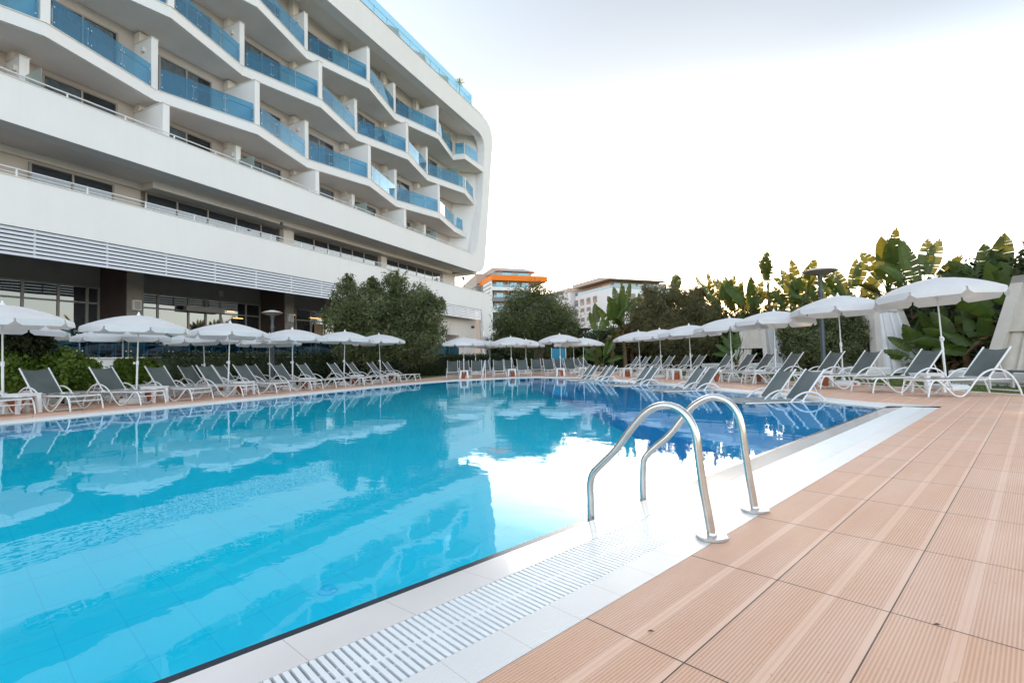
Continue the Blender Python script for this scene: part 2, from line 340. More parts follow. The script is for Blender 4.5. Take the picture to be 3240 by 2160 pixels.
# water
n = NT('pool_water'); g_ = n.n('ShaderNodeNewGeometry').outputs['Position']
mp = n.n('ShaderNodeMapping', ins={'Vector': g_, 'Rotation': (0, 0, R(-40)), 'Scale': (1., 1.5, 1.)})
h1 = n.noise(mp.outputs[0], 1.6, 2, .45); h2 = n.noise(mp.outputs[0], 9.0, 2, .5)
patch = n.ramp(n.noise(g_, .22, 2), .42, .62, .25, 1.0)
hh = n.math('ADD', n.math('MULTIPLY', h1, .75), n.math('MULTIPLY', n.math('MULTIPLY', h2, patch), .14))
bp = n.n('ShaderNodeBump', ins={'Strength': 1.0, 'Distance': .0034, 'Height': hh})
iorv = n.ramp(n.n('ShaderNodeNewGeometry').outputs['Backfacing'], 0, 1, 1.33, 1.12)
fr = n.n('ShaderNodeFresnel', ins={0: iorv}); n.t.links.new(bp.outputs[0], fr.inputs[1])
tr = n.n('ShaderNodeBsdfRefraction', ins={0: (.66, .985, 1., 1), 1: 0.0, 2: 1.12}); n.t.links.new(bp.outputs[0], tr.inputs['Normal']); gl = n.n('ShaderNodeBsdfGlossy', ins={0: (.86, .97, 1, 1), 1: 0.0}); n.t.links.new(bp.outputs[0], gl.inputs['Normal'])
m_ = n.n('ShaderNodeMixShader'); n.t.links.new(fr.outputs[0], m_.inputs[0]); n.t.links.new(tr.outputs[0], m_.inputs[1]); n.t.links.new(gl.outputs[0], m_.inputs[2]); WATER = n.done(m_.outputs[0])
#PART2
# ================================================================== ground, deck, pool
WZ = -0.035
we = [(-1.835, 10.25)] + [tuple(G(x, y, WZ)[:2]) for x, y in ((2700, 1281), (2640, 1275), (2393, 1246), (2308, 1239), (2154, 1223), (2078, 1215.5), (1955, 1206), (1850, 1198.5), (1770, 1196))]
we += [(-18.0, 18.6), (-18.75, 17.9)] + [tuple(G(x, y, WZ)[:2]) for x, y in ((1540, 1200.5), (1440, 1205))] + [(-18.95, 13.2), (-18.3, 11.3), (-17.1, 8.8), (-15.83, 6.32), (-14.16, 3.0), (-12.5, -.6), (-11., -4.2), (-9.2, -9.)]
sm_ = crom([(a, b, 0) for a, b in we[1:]], 5)
inner = [(-1.835, -9.), (-1.835, 10.25)] + [(p.x, p.y) for p in sm_]
N_ = len(inner)
def offs(poly, d):
    out = []
    n = len(poly)
    for i in range(n):
        a, b, c = Vector(poly[i-1]), Vector(poly[i]), Vector(poly[(i+1) % n])
        t1 = (b-a).normalized(); t2 = (c-b).normalized()
        n1 = Vector((t1.y, -t1.x)); n2 = Vector((t2.y, -t2.x)); m = (n1+n2).normalized()
        k = d/max(.5, m.dot(n1)); out.append((b.x+m.x*k, b.y+m.y*k))
    return out
o_ = offs(inner, .47)
outer = [(TX, -9.), (TX, o_[1][1]+.1)] + o_[2:-1] + [(-9.7, -9.)]
deck_out = [(16, -9), (16, 0.7), (-.23, 14.02), (-3.65, 16.85), (-7.7, 19.1), (-11.6, 21.4), (-13.5, 23.0), (-15.5, 25.4), (-19., 27.5), (-24., 26.5), (-26.2, 22.), (-24.6, 17.4), (-22.6, 14.6), (-21.6, 12.2), (-21.3, 8.4), (-20.1, 4.6), (-18.4, .4), (-17., -3.), (-15.5, -9)]
deck = tag(fill_ring('deck', deck_out, outer, 0, DECKM), kind='structure')
mb = MB(); n_ = len(deck_out)
for i in range(2, n_-1):
    a, b = Vector(deck_out[i-1]), Vector(deck_out[i]); t = (b-a).normalized(); q = Vector((t.y, -t.x))*-.1
    if i < 9 or True:
        mb.add([(a.x, a.y, -.08), (b.x, b.y, -.08), (b.x, b.y, .012), (a.x, a.y, .012), (a.x+q.x, a.y+q.y, -.08), (b.x+q.x, b.y+q.y, -.08), (b.x+q.x, b.y+q.y, .012), (a.x+q.x, a.y+q.y, .012)],
               [(0, 1, 2, 3), (7, 6, 5, 4), (3, 2, 6, 7), (0, 4, 5, 1)])
tag(mb.build('deck_edging', WHITE2), kind='structure')
big = [(-1500, -1500), (1500, -1500), (1500, 1500), (-1500, 1500)]
lawn = tag(fill_ring('lawn', big, outer, -.03, LAWN), kind='structure')
# coping: everything but the near side is one sloping band; the near side has nosing, wet tile, grate and ribbed tile
mb = MB()
ow = [(-1.835, 10.25)] + inner[2:]; oo = [(TX, o_[1][1]+.1)] + outer[2:]; oo = oo[:len(ow)]
oi = offs(inner, .07)[1:]
k = len(ow)
vs = [(*p, -.03) for p in ow] + [(*p, -.004) for p in oi[:k]] + [(*p, 0.0) for p in oo] + [(*p, -.3) for p in ow]
mb.add(vs, [(i, i+1, k+i+1, k+i) for i in range(k-1)] + [(k+i, k+i+1, 2*k+i+1, 2*k+i) for i in range(k-1)] + [(3*k+i, 3*k+i+1, i+1, i) for i in range(k-1)])
mb.build('pool_coping', COPR); tag(bpy.data.objects['pool_coping'], kind='structure')
mb = MB()
mb.add([(-1.80, -9, -.028), (-1.80, 10.25, -.028), (-1.57, 10.25, -.003), (-1.57, -9, -.003), (-1.80, -9, -.3), (-1.80, 10.25, -.3), (-1.57, -9, -.3), (-1.57, 10.25, -.3)],
       [(3, 2, 1, 0), (0, 1, 5, 4), (2, 3, 6, 7)])
tag(mb.build('wet_coping', COPW), kind='structure')
mb = MB(); mb.box(-1.845, -1.801, -9, 10.25, -.3, -.030); tag(mb.build('pool_nosing', TRIM, bevel=.004), kind='structure')
mb = MB(); mb.box(-1.277, TX, -9, 10.35, -.2, -.0005); tag(mb.build('ribbed_coping', COPR), kind='structure')
# gutter and grate: slats across, three ribs along
gr = empty('overflow_grate', (-1.42, 0, 0), 0, 'long white slatted overflow grate between the wet coping and the ribbed tiles', 'drain grate')
mb = MB(); mb.add([(-.15, -9, -.10), (.143, -9, -.10), (.143, 10.25, -.10), (-.15, 10.25, -.10)], [(0, 1, 2, 3)]); mb.build('channel', CHAN, gr)
mb = MB(); y = -1.0
while y < 10.24:
    mb.box(-.146, .139, y, y+.0155, -.024, -.003); y += .0262
mb.box(-.010, .004, -1, 10.24, -.024, -.006)
for xx in (-.06, .045): mb.box(xx, xx+.004, -1, 10.24, -.026, -.008)
mb.build('slats', GRATEM, gr, bevel=0)
mb = MB(); mb.box(-.149, .142, 10.25, 10.34, -.1, -.003); mb.build('end_cap', GRATEM, gr)
# basin
SH = [tuple(Gw(x, y, -.38)[:2]) for x, y in ((1657, 1206), (1710, 1223), (1791, 1251), (1931, 1300), (2046, 1340), (2121, 1376), (2193, 1399), (2290, 1440))]; print('shelf', [(round(a, 1), round(b, 1)) for a, b in SH])
SH = [(-27., 25.), (-21.5, 20.5)] + SH[1:] + [(-1.83, SH[-1][1]-.7)]
mb = MB(); mb.add([(-26, -10, -1.35), (0, -10, -1.35), (0, 26, -1.35), (-26, 26, -1.35)], [(0, 1, 2, 3)]); tag(mb.build('pool_floor', PDEEP), kind='structure')
sc = crom([(a, b, 0) for a, b in SH], 4); mb = MB(); m_n = len(sc)
mb.prism([(p.x, p.y) for p in sc]+[(-1.8, 30), (-25, 30)], -1.36, -.375); tag(mb.build('shallow_shelf', PSHAL), kind='structure')
mb = MB(); vs = [(*p, -.036) for p in inner] + [(*p, -1.4) for p in inner]; mb.add(vs, [(i, (i+1) % N_, N_+(i+1) % N_, N_+i) for i in range(N_)]); tag(mb.build('pool_wall', PWALL), kind='structure')
mb = MB(); mb.add([(*p, WZ) for p in inner], [tuple(range(N_))])
me = mb.mesh('water', WATER)
if me.polygons[0].normal.z < 0: me.flip_normals()
wt = bpy.data.objects.new('water', me); COL.objects.link(wt); tag(wt, kind='structure')
# suction fitting on the pool floor
p_ = Gw(1037, 1866, -1.35); t = empty('floor_inlet', (p_.x, p_.y, -1.35), 0, 'small round white inlet fitting on the pool floor near the coping', 'pool fitting')
mb = MB(); mb.lathe([(.075, 0), (.075, .012), (.055, .016), (.05, .008)], 20); mb.build('ring', PWALL, t)
mb = MB(); mb.lathe([(.028, 0), (.028, .02), (.01, .022)], 14); mb.build('plug', PDEEP, t)
# grass blades where the lawn shows
vs = []; fs = []
for i in range(9000):
    x = rng.uniform(-14, 14); y0 = np.interp(x, [-13.5, -11.6, -7.7, -3.65, -.23, 16], [23, 21.4, 19.1, 16.85, 14.02, .7]); y = y0+.12+rng.uniform(0, 1)**1.6*9
    h = rng.uniform(.03, .08); a = rng.uniform(0, 6.28); dx, dy = math.cos(a)*.022, math.sin(a)*.022; k = len(vs)
    lx, ly = rng.uniform(-.03, .03, 2)
    vs += [(x-dx, y-dy, -.03), (x+dx, y+dy, -.03), (x+lx, y+ly, -.03+h)]; fs.append((k, k+1, k+2))
me = bpy.data.meshes.new('grass'); me.from_pydata(vs, [], fs); me.materials.append(GRASSM); o = bpy.data.objects.new('grass', me); COL.objects.link(o); tag(o, 'short green grass beside the right hand loungers', 'grass', kind='stuff')
# low kerb wall behind the left loungers
ke = [(-18.3, -6), (-18.6, -1), (-19.6, 1.9), (-20.9, 4.6), (-21.9, 7.2)]
mb = MB()
for i in range(len(ke)-1):
    a, b = Vector(ke[i]), Vector(ke[i+1]); t = (b-a).normalized(); q = Vector((-t.y, t.x))*.14
    mb.hexa([(a.x, a.y, -.03), (b.x, b.y, -.03), (b.x+q.x, b.y+q.y, -.03), (a.x+q.x, a.y+q.y, -.03)], [(a.x, a.y, .28), (b.x, b.y, .28), (b.x+q.x, b.y+q.y, .28), (a.x+q.x, a.y+q.y, .28)])
tag(mb.build('low_kerb_wall', WHITE2), 'low white kerb wall between the left loungers and the shrubs', 'kerb wall')
#PART3
# ================================================================== the hotel (local x = along the facade, y = into the building, z up)
UX, UY = -0.3825028, 0.9239543
HP = Vector((-39.565, 33.8845, 0))
H = empty('hotel_building', HP, math.atan2(UY, UX), 'large white hotel with zigzag balconies, blue glass railings and long parapet bands', 'building')
def hw(s, off, z=0):                       # local -> world; off is outward
    return Vector((HP.x+UX*s+UY*off, HP.y+UY*s-UX*off, z))
S0 = -60.0
def hbox(mb, s0, s1, o0, o1, z0, z1): mb.box(s0, s1, -o1, -o0, z0, z1)
def arc(cx, cz, r, a0, a1, n=8, rz=None):
    rz = rz or r; return [(cx+r*math.cos(R(a0+(a1-a0)*i/n)), cz+rz*math.sin(R(a0+(a1-a0)*i/n))) for i in range(n+1)]
KB = [-36.75+4.62*k for k in range(-4, 8)]; KI = list(range(-4, 8))
LV = {1: 10.75, 2: 14.15, 3: 17.8, 4: 21.35}
# roof frame + right jamb + lower parapet band as one rounded C (extruded 0.9 m), outer outline then inner outline
outl = [(S0, 26.75)] + [(0.0, 26.85)] + crom([(0.0, 26.85, 0), (1.1, 26.6, 0), (1.9, 25.9, 0), (2.05, 24.6, 0), (1.76, 23.4, 0)], 4)[1:] and [(S0, 26.7), (-.1, 26.85)] + [(p.x, p.y) for p in crom([(-.1, 26.85, 0), (1.05, 26.65, 0), (1.85, 25.9, 0), (2.05, 24.7, 0), (1.80, 23.5, 0)], 4)[1:]]
outl += [(-.12, 12.0)] + [(p.x, p.y) for p in crom([(-.12, 12.0, 0), (-.50, 10.75, 0), (-1.35, 10.05, 0), (-2.6, 9.87, 0)], 4)[1:]] + [(S0, 9.87)]
inl = [(S0, 11.55), (-3.1, 11.55)] + [(p.x, p.y) for p in crom([(-3.1, 11.55, 0), (-2.35, 11.62, 0), (-2.1, 12.1, 0)], 3)[1:]] + [(-.79, 16.8), (.10, 23.2)] + [(p.x, p.y) for p in crom([(.10, 23.2, 0), (-.12, 24.2, 0), (-.95, 24.72, 0), (-2.2, 24.75, 0)], 4)[1:]] + [(S0, 24.72)]
def cshape(name, depth0, depth1, material, outl, inl, bev=.03):
    poly = outl + inl; mb = MB(); import bmesh
    bm = bmesh.new()
    a = [bm.verts.new((p[0], -depth0, p[1])) for p in poly]; b = [bm.verts.new((p[0], -depth1, p[1])) for p in poly]; n = len(poly)
    e = [bm.edges.new((a[i], a[(i+1) % n])) for i in range(n)]; e2 = [bm.edges.new((b[i], b[(i+1) % n])) for i in range(n)]
    bmesh.ops.triangle_fill(bm, use_beauty=True, edges=e); bmesh.ops.triangle_fill(bm, use_beauty=True, edges=e2)
    for i in range(n): bm.faces.new((a[i], a[(i+1) % n], b[(i+1) % n], b[i]))
    bmesh.ops.recalc_face_normals(bm, faces=bm.faces[:])
    me = bpy.data.meshes.new(name); bm.to_mesh(me); bm.free(); me.materials.append(material)
    o = bpy.data.objects.new(name, me); COL.objects.link(o); o.parent = H; return o
cshape('facade_frame', 0.0, -.85, WHITE, outl, inl)
# thin capping lines
mb = MB(); hbox(mb, S0, -3.0, -.30, .03, 11.552, 11.585); hbox(mb, S0, -.1, -.3, .03, 26.86, 26.9); mb.build('parapet_capping', WHITE2, H)
# body: roof slab, back wall, end wall (splayed), F1 floor, soffits
mb = MB(); hbox(mb, S0, .9, -15, -.851, 25.05, 26.6); mb.build('roof', SOFFIT, H)
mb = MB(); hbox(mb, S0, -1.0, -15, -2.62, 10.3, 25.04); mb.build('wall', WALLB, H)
def sb(z): return -2.35+.167*(z-17.5)
def sf(z): return -.74+.178*(z-16.8)
mb = MB(); z0, z1 = 9.9, 25.04
mb.hexa([(sf(z0)-.05, .8, z0), (sf(z0)+1.2, .8, z0), (sf(z0)+1.2, 15, z0), (sb(z0), 2.6, z0)], [(sf(z1)-.05, .8, z1), (sf(z1)+1.2, .8, z1), (sf(z1)+1.2, 15, z1), (sb(z1), 2.6, z1)])
mb.build('end_wall', WHITE, H)
mb = MB(); hbox(mb, S0, -2.5, -2.6, -.86, 9.9, 10.75); hbox(mb, S0, -2.9, -.86, -.3, 10.0, 10.7); mb.build('terrace_slab', SOFFIT, H)
mb = MB(); hbox(mb, S0, -2.0, -12, -2.601, 9.6, 10.29); hbox(mb, -31.9, -4.2, -2.6, -1.7, 9.58, 9.898); mb.build('soffit_beam', SOFFIT, H)
# end pier beside the level one terrace
mb = MB(); hbox(mb, -4.6, -2.2, -5, -2.55, 6.3, 9.6); mb.build('pier', SOFFIT, H)
# balcony slabs
def vert(f, k):                               # outward offset of the slab vertex on floor f at line k
    return 0.0 if (k+f) % 2 == 0 else -1.22
OUTK = {}
for f in (2, 3, 4):
    pts = [(KB[i], vert(f, KI[i])) for i in range(len(KI)) if KB[i] < -4.0]
    z = LV[f]
    if f == 4: pts += [(-4.15, -.05), (-1.45+.0, -.05)]; send = -.1
    elif f == 3: pts += [(-1.0, -.85)]; 
    else: pts += [(-2.6, -1.3)]
    if f == 2: pts[-2] = (-4.5, -1.15)
    OUTK[f] = pts
    send = sf(z)+.2
    poly = [(s, -o) for s, o in pts] + [(send+.0, -pts[-1][1]), (send, 2.7), (pts[0][0], 2.7)]
    mb = MB(); mb.prism(poly, z-.52, z); mb.build('balcony_slab', WHITE, H)
    mb = MB()                                   # soffit sheet under it and a beige capping strip
    poly2 = [(s, -o+.12) for s, o in pts] + [(send-.1, -pts[-1][1]+.12), (send-.1, 2.61), (pts[0][0], 2.61)]
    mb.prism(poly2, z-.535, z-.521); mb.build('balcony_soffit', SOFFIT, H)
    mb = MB()
    for (a, oa), (b, ob) in zip(pts[:-1], pts[1:]):
        d = Vector((b-a, -(ob-oa), 0)).normalized(); q = Vector((d.y, -d.x, 0))*.035
        A = Vector((a, -oa, 0)); B = Vector((b, -ob, 0)); i_ = -q*4
        mb.hexa([(A+q)[:2]+(z+.001,), (B+q)[:2]+(z+.001,), (B+i_)[:2]+(z+.001,), (A+i_)[:2]+(z+.001,)], [(A+q)[:2]+(z+.035,), (B+q)[:2]+(z+.035,), (B+i_)[:2]+(z+.035,), (A+i_)[:2]+(z+.035,)])
    mb.build('slab_capping', WHITE2, H)
    # railings
    for j, ((a, oa), (b, ob)) in enumerate(zip(pts[:-1], pts[1:])):
        if a < -46: continue
        A = Vector((a, -oa, 0)); B = Vector((b, -ob, 0)); L = (B-A).length; d = (B-A)/L; q = Vector((d.y, -d.x, 0))   # q points outward
        A2 = A+d*.22; B2 = B-d*(.22 if L > 3 else .06); L2 = (B2-A2).length; npan = 3 if L > 3.5 else (2 if L > 2 else 1)
        mb = MB()
        mb.tube([A2-q*.08+Vector((0, 0, z+.86)), B2-q*.08+Vector((0, 0, z+.86))], .021, 6)
        studs = MB()
        for i in range(npan+1):
            p = A2+d*(L2*i/npan); p_in = p-q*.08
            if 0 < i < npan: cs = (-.07, .07)
            else: cs = (.07,) if i == 0 else (-.07,)
            p_in = p_in+d*(.0 if 0 < i < npan else cs[0])
            mb.tube([p_in+Vector((0, 0, z+.0)), p_in+Vector((0, 0, z+.87))], .021, 6)
            for c in cs:
                for zz in (.22, .84):
                    pp = p+d*c+Vector((0, 0, z+zz)); mb.tube([pp-q*.07, pp+q*.02], .028, 8)
        rl = mb.build('balcony_railing', ALU, H)
        for i in range(npan):
            p0 = A2+d*(L2*i/npan+.015); p1 = A2+d*(L2*(i+1)/npan-.015); g = MB()
            g.hexa([(p0+q*.0)[:2]+(z+.05,), (p1)[:2]+(z+.05,), (p1+q*.012)[:2]+(z+.05,), (p0+q*.012)[:2]+(z+.05,)], [(p0)[:2]+(z+1.12,), (p1)[:2]+(z+1.12,), (p1+q*.012)[:2]+(z+1.12,), (p0+q*.012)[:2]+(z+1.12,)])
            gp = g.build('glass_panel', BGLASS, rl)
# dividers
for f in (1, 2, 3, 4):
    for i, k in enumerate(KI):
        s = KB[i]
        if s < -46 or (k == 7): continue
        o = vert(f, k)+(.0 if f > 1 else -.32); z = LV[f]; mb = MB(); top = z+2.48
        hbox(mb, s-.15, s+.15, -2.61, o-.02, z+.002 if f > 1 else 10.755, top); 
        dv_ = mb.build('balcony_divider', WHITE, H)
        mb = MB(); hbox(mb, s-.18, s+.18, -2.4, o+.01, top+.002, top+.045); mb.build('capping', WHITE2, dv_)
        mb = MB(); hbox(mb, s-.151, s+.30, -2.615, -2.2, top+.046, z+3.05 if f < 4 else 25.03); mb.build('pier_stub', SOFFIT, dv_)
        if (k+f) % 2 == 1:      # wall lamp on the side facing us
            mb = MB(); hbox(mb, s-.27, s-.151, -1.9, -1.72, z+1.9, z+2.1); mb.build('wall_lamp', WHITE2, dv_)
        if f == 1 and (k+f) % 2 == 1:
            mb = MB(); hbox(mb, s+.02, s+.04, o, -.33, 10.76, 10.76+1.75); mb.build('frosted_screen', FROST, H)
# frosted screens near the end on the upper floors
for f, s in ((4, -4.55), (3, -4.3)):
    mb = MB(); hbox(mb, s, s+.02, -2.6, -.7 if f == 3 else -1.3, LV[f]+.05, LV[f]+2.3); mb.build('frosted_screen', FROST, H)
    
# sliding doors on each bay
for f in (1, 2, 3, 4):
    for i, k in enumerate(KI[:-1]):
        if KB[i] < -46: continue
        a = KB[i]+.95; b = KB[i]+3.75; z = LV[f]+.02; h = 2.6; mb = MB(); o1, o0 = -2.53, -2.619
        if k == 6 and f != 3: b = KB[i]+2.9
        for s in (a, (a+b)/2-.04, b-.08): hbox(mb, s, s+.08, o0, o1, z, z+h)
        hbox(mb, a+.08, b-.08, o0, o1-.001, z+h-.08, z+h); hbox(mb, a+.08, b-.08, o0, o1-.001, z, z+.06)
        dr = mb.build('sliding_door', FRAMEG, H)
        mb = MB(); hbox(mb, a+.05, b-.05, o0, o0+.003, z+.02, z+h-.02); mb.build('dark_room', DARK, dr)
        # curtain: pleats, drawn over part of the door
        mb = MB(); rr = random.Random(f*31+k); ca = a+.08; cb = a+.08+(b-a-.16)*rr.choice((.5, .97, .97, .75)); npl = 26; pts = []
        for q in range(npl*2+1): pts.append((ca+(cb-ca)*q/(npl*2), 2.609-(.03 if q % 2 else .0)))
        vs = [(x, y, z+.05) for x, y in pts]+[(x, y, z+h-.1) for x, y in pts]; n = len(pts)
        mb.add(vs, [(q, q+1, n+q+1, n+q) for q in range(n-1)]); mb.build('curtain', CURT, dr)
        for pa, pb in ((a+.08, (a+b)/2-.04), ((a+b)/2+.04, b-.08)):
            mb = MB(); hbox(mb, pa, pb, -2.572, -2.566, z+.06, z+h-.08); mb.build('pane', PANE, dr)
# railing on the two parapet bands
def bandrail(zt, zr, s_end, step=2.05, off=-.12, bars=(0, -.17)):
    mb = MB(); s = s_end; 
    for b_ in bars: mb.tube([(S0+15, -off, zr+b_), (s_end, -off, zr+b_)], .028 if b_ == 0 else .014, 6)
    while s > S0+15:
        mb.box(s-.03, s+.03, -off-.012, -off+.012, zt, zr+.03); s -= step
    return mb.build('parapet_handrail', WPAINT, H)
bandrail(11.58, 11.80, -3.2); 
# level one band, base frame and tapering end pillar
outb = [(S0, 7.93), (.66, 7.93), (1.02, 5.2), (1.62, -.03)]; inb = [(-.30, -.03), (-1.10, 5.0), (-1.28, 6.13), (S0, 6.13)]
cshape('parapet_band', 0.0, -.35, WHITE, outb, inb)
mb = MB(); hbox(mb, S0, .66, -.36, .03, 7.935, 7.97); mb.build('parapet_capping', WHITE2, H)
bandrail(7.97, 8.27, -2.6, 2.18, bars=(0, -.16))
mb = MB(); hbox(mb, S0, -.2, -14, -.351, 6.2, 7.0); mb.build('level_one_slab', GREYW, H)
# level one recessed strip windows
mb = MB(); hbox(mb, S0, -31.9, -6, -2.7, 7.0, 9.59); hbox(mb, -31.9, -4.4, -6, -2.9, 7.0, 9.59); mb.build('recess_wall', WALLB, H)
def strip(a, b, mulls, o=-2.6, z0=7.01, z1=9.55, name='window', fr=FRAMEG, gl=WIND):
    mb = MB()
    for s in [a]+mulls+[b]: hbox(mb, s-.04, s+.04, o-.06, o, z0, z1)
    hbox(mb, a+.04, b-.04, o-.06, o-.001, z1-.06, z1)
    w_ = mb.build(name, fr, H); mb = MB(); hbox(mb, a, b, o-.04, o-.03, z0, z1-.03); mb.build('pane', gl, w_); return w_
strip(-31.7, -23.85, [-30.2, -28.55, -26.85, -25.2]); strip(-22.95, -14.3, [-21.0, -19.7, -18.45, -17.25, -15.95]); strip(-13.5, -4.9, [-11.6, -10.35, -8.9, -7.6, -6.3])
mb = MB()
for a, b in ((-23.8, -23.0), (-14.25, -13.55)): hbox(mb, a, b, -2.899, -2.3, 7.0, 9.575)
mb.build('window_pier', SOFFIT, H)
strip(-36.1, -33.1, [-34.65], -2.62, 7.01, 9.5, 'sliding_door'); strip(-42.5, -38.3, [-40.4], -2.62, 7.01, 9.5, 'sliding_door')
mb = MB(); hbox(mb, -32.75, -32.3, -2.699, -2.6, 8.05, 8.45); mb.build('wall_lamp', WHITE2, H)
for s in (-27.5,):
    mb = MB(); mb.lathe([(.09, 0), (.1, .12), (.04, .16)], 12, (-24.9, 1.2, 9.4)); mb.build('soffit_spotlight', LAMPM, H)
# louvre screen
mb = MB()
for i in range(7): 
    z = 5.08+.151*i; mb.hexa([(S0, .03, z), (-1.35, .03, z), (-1.35, .16, z+.03), (S0, .16, z+.03)], [(S0, .05, z+.105), (-1.35, .05, z+.105), (-1.35, .17, z+.12), (S0, .17, z+.12)])
s = -1.7
while s > S0: mb.box(s-.03, s+.03, .075, .13, 5.08, 6.13); s -= 2.35
mb.build('louvre_screen', LOUV, H)
# ground floor: ceiling, upper wall, columns, glazing, plinth
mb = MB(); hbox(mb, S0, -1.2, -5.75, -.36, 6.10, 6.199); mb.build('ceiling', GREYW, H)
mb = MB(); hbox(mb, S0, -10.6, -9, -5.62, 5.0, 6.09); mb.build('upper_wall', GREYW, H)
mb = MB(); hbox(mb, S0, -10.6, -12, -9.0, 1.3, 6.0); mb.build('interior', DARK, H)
mb = MB(); hbox(mb, S0, -.5, -12, .7, -.03, 1.30); mb.build('plinth', WHITE, H)
mb = MB(); hbox(mb, S0, -.6, .3, .76, 1.301, 1.36); mb.build('plinth_coping', WHITE2, H)
for s in (-50.6, -41.4, -32.15, -22.85, -13.6):
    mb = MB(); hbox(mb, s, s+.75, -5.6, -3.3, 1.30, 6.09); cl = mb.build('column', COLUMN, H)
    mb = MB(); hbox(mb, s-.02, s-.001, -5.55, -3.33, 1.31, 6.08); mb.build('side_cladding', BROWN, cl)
    mb = MB(); hbox(mb, s+.2, s+.56, -3.299, -3.12, 3.75, 4.25); sc_ = mb.build('wall_lamp', WHITE2, cl, bevel=.01)
    mb = MB(); hbox(mb, s+.25, s+.51, -3.119, -3.10, 3.8, 4.2); mb.build('lens', FRAMEG, sc_)
def gfglass(a, b, mulls, ztr=4.15):
    mb = MB(); o = -5.55; z0, z1 = 1.31, 5.0
    for s in [a]+mulls+[b]: hbox(mb, s-.05, s+.05, o-.08, o, z0, z1)
    hbox(mb, a, b, o-.08, o-.002, z1-.07, z1-.001); hbox(mb, a, b, o-.08, o-.002, ztr, ztr+.08); hbox(mb, a, b, o-.08, o-.002, z0, z0+.08)
    w_ = mb.build('shopfront_window', FRAMEG, H)
    ms = [a]+mulls+[b]
    for i in range(len(ms)-1):
        g = MB(); c = (ms[i]+ms[i+1])/2; ty = random.Random(i+int(a)).uniform(-.012, .012)
        g.add([(ms[i], 5.6+ty, z0), (ms[i+1], 5.6-ty, z0), (ms[i+1], 5.6-ty, z1), (ms[i], 5.6+ty, z1)], [(0, 1, 2, 3)]); g.build('pane', WING if i < 4 else WIND, w_)
gfglass(-40.6, -32.2, [-38.4, -36.9, -35.15, -33.85, -32.7]); gfglass(-31.35, -22.9, [-30.6, -29.4, -27.7, -26.65, -25.7, -23.95]); gfglass(-22.0, -13.7, [-21.3, -19.9, -18.5, -17.1, -15.5]); gfglass(-49.8, -41.5, [-47.5, -45.4, -43.3])
# lit strips of the room behind
mb = MB(); 
for s, z, L in ((-25.3, 4.35, .5), (-24.9, 3.95, .7), (-20.8, 4.5, .8), (-18.6, 4.4, 1.2), (-17, 4.4, .6)): hbox(mb, s, s+L, -5.53, -5.52, z, z+.05)
mb.build('ceiling_light', LITW, H)
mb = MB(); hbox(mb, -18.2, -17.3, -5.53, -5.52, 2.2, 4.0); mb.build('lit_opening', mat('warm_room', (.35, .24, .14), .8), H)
# door canopy heater box over the entrance
mb = MB(); mb.prism([(-.16, 0), (.16, 0), (.18, .1), (.1, .3), (-.16, .3)], -28.15, -25.8, 'x'); mb.build('air_curtain', FRAMEG, H, loc=(0, 5.2, 4.15), bevel=.02)
mb = MB(); hbox(mb, -26.0+.1, -25.6, -5.6, -5.45, 5.25, 5.6); mb.build('speaker', FRAMEG, H, bevel=.02)
# wall block at the right end with a doorway
mb = MB(); a, b = -9.3, -.7
hbox(mb, a, -6.7, -12, -1.0, 1.31, 6.09); hbox(mb, -4.2, b, -12, -1.0, 1.31, 6.09); hbox(mb, -6.7, -4.2, -12, -1.0, 3.45, 6.09); mb.build('entrance_wall', SOFFIT, H)
mb = MB(); hbox(mb, -6.7, -4.2, -2.9, -2.6, 1.32, 3.44); d_ = mb.build('entrance_door', BROWN, H)
mb = MB(); hbox(mb, -5.7, -4.6, -2.59, -2.55, 1.4, 3.2); mb.build('pane', WIND, d_)
mb = MB(); hbox(mb, -1.75, -1.45, -.99, -.75, 4.25, 4.5); mb.build('floodlight', LAMPM, H, bevel=.02)
mb = MB(); hbox(mb, -1.35, -.95, .002, .12, 3.35, 3.95); mb.build('junction_box', LOUV, H, bevel=.01)
# terrace balustrade: tinted glass panels with clamps
s = -46.0
while s < -8:
    g = MB(); hbox(g, s+.02, s+1.68, .50, .512, 1.38, 2.42); gp = g.build('balustrade_panel', TGLASS, H)
    mb = MB()
    for zz in (1.62, 2.25):
        for c in (.09, 1.61): mb.tube([(s+c, -.53, zz), (s+c, -.46, zz)], .028, 8)
    mb.build('clamp', ALU, gp)
    mb = MB(); mb.box(s-.02, s+.02, -.44, -.40, 1.36, 2.35); mb.build('post', ALU, gp)
    s += 1.7
# rooftop: glass screen
s = -18.2
while s < -1.3:
    b = min(s+1.55, -1.2); g = MB(); hbox(g, s+.01, b-.01, -.75, -.738, 26.88, 28.85); gp = g.build('roof_screen_panel', RGLASS, H)
    mb = MB(); mb.box(s-.02, s+.02, .77, .82, 26.61, 28.4); mb.tube([(s, .79, 28.3), (b, .79, 28.3)], .025, 6); mb.build('post', ALU, gp); s += 1.55
for s, o0, o1 in ((-1.2, -3.8, -.76), (-18.2, -2.8, -.76)):
    g = MB(); hbox(g, s-.006, s+.006, o0, o1, 26.88, 28.85); g.build('roof_screen_panel', RGLASS, H)
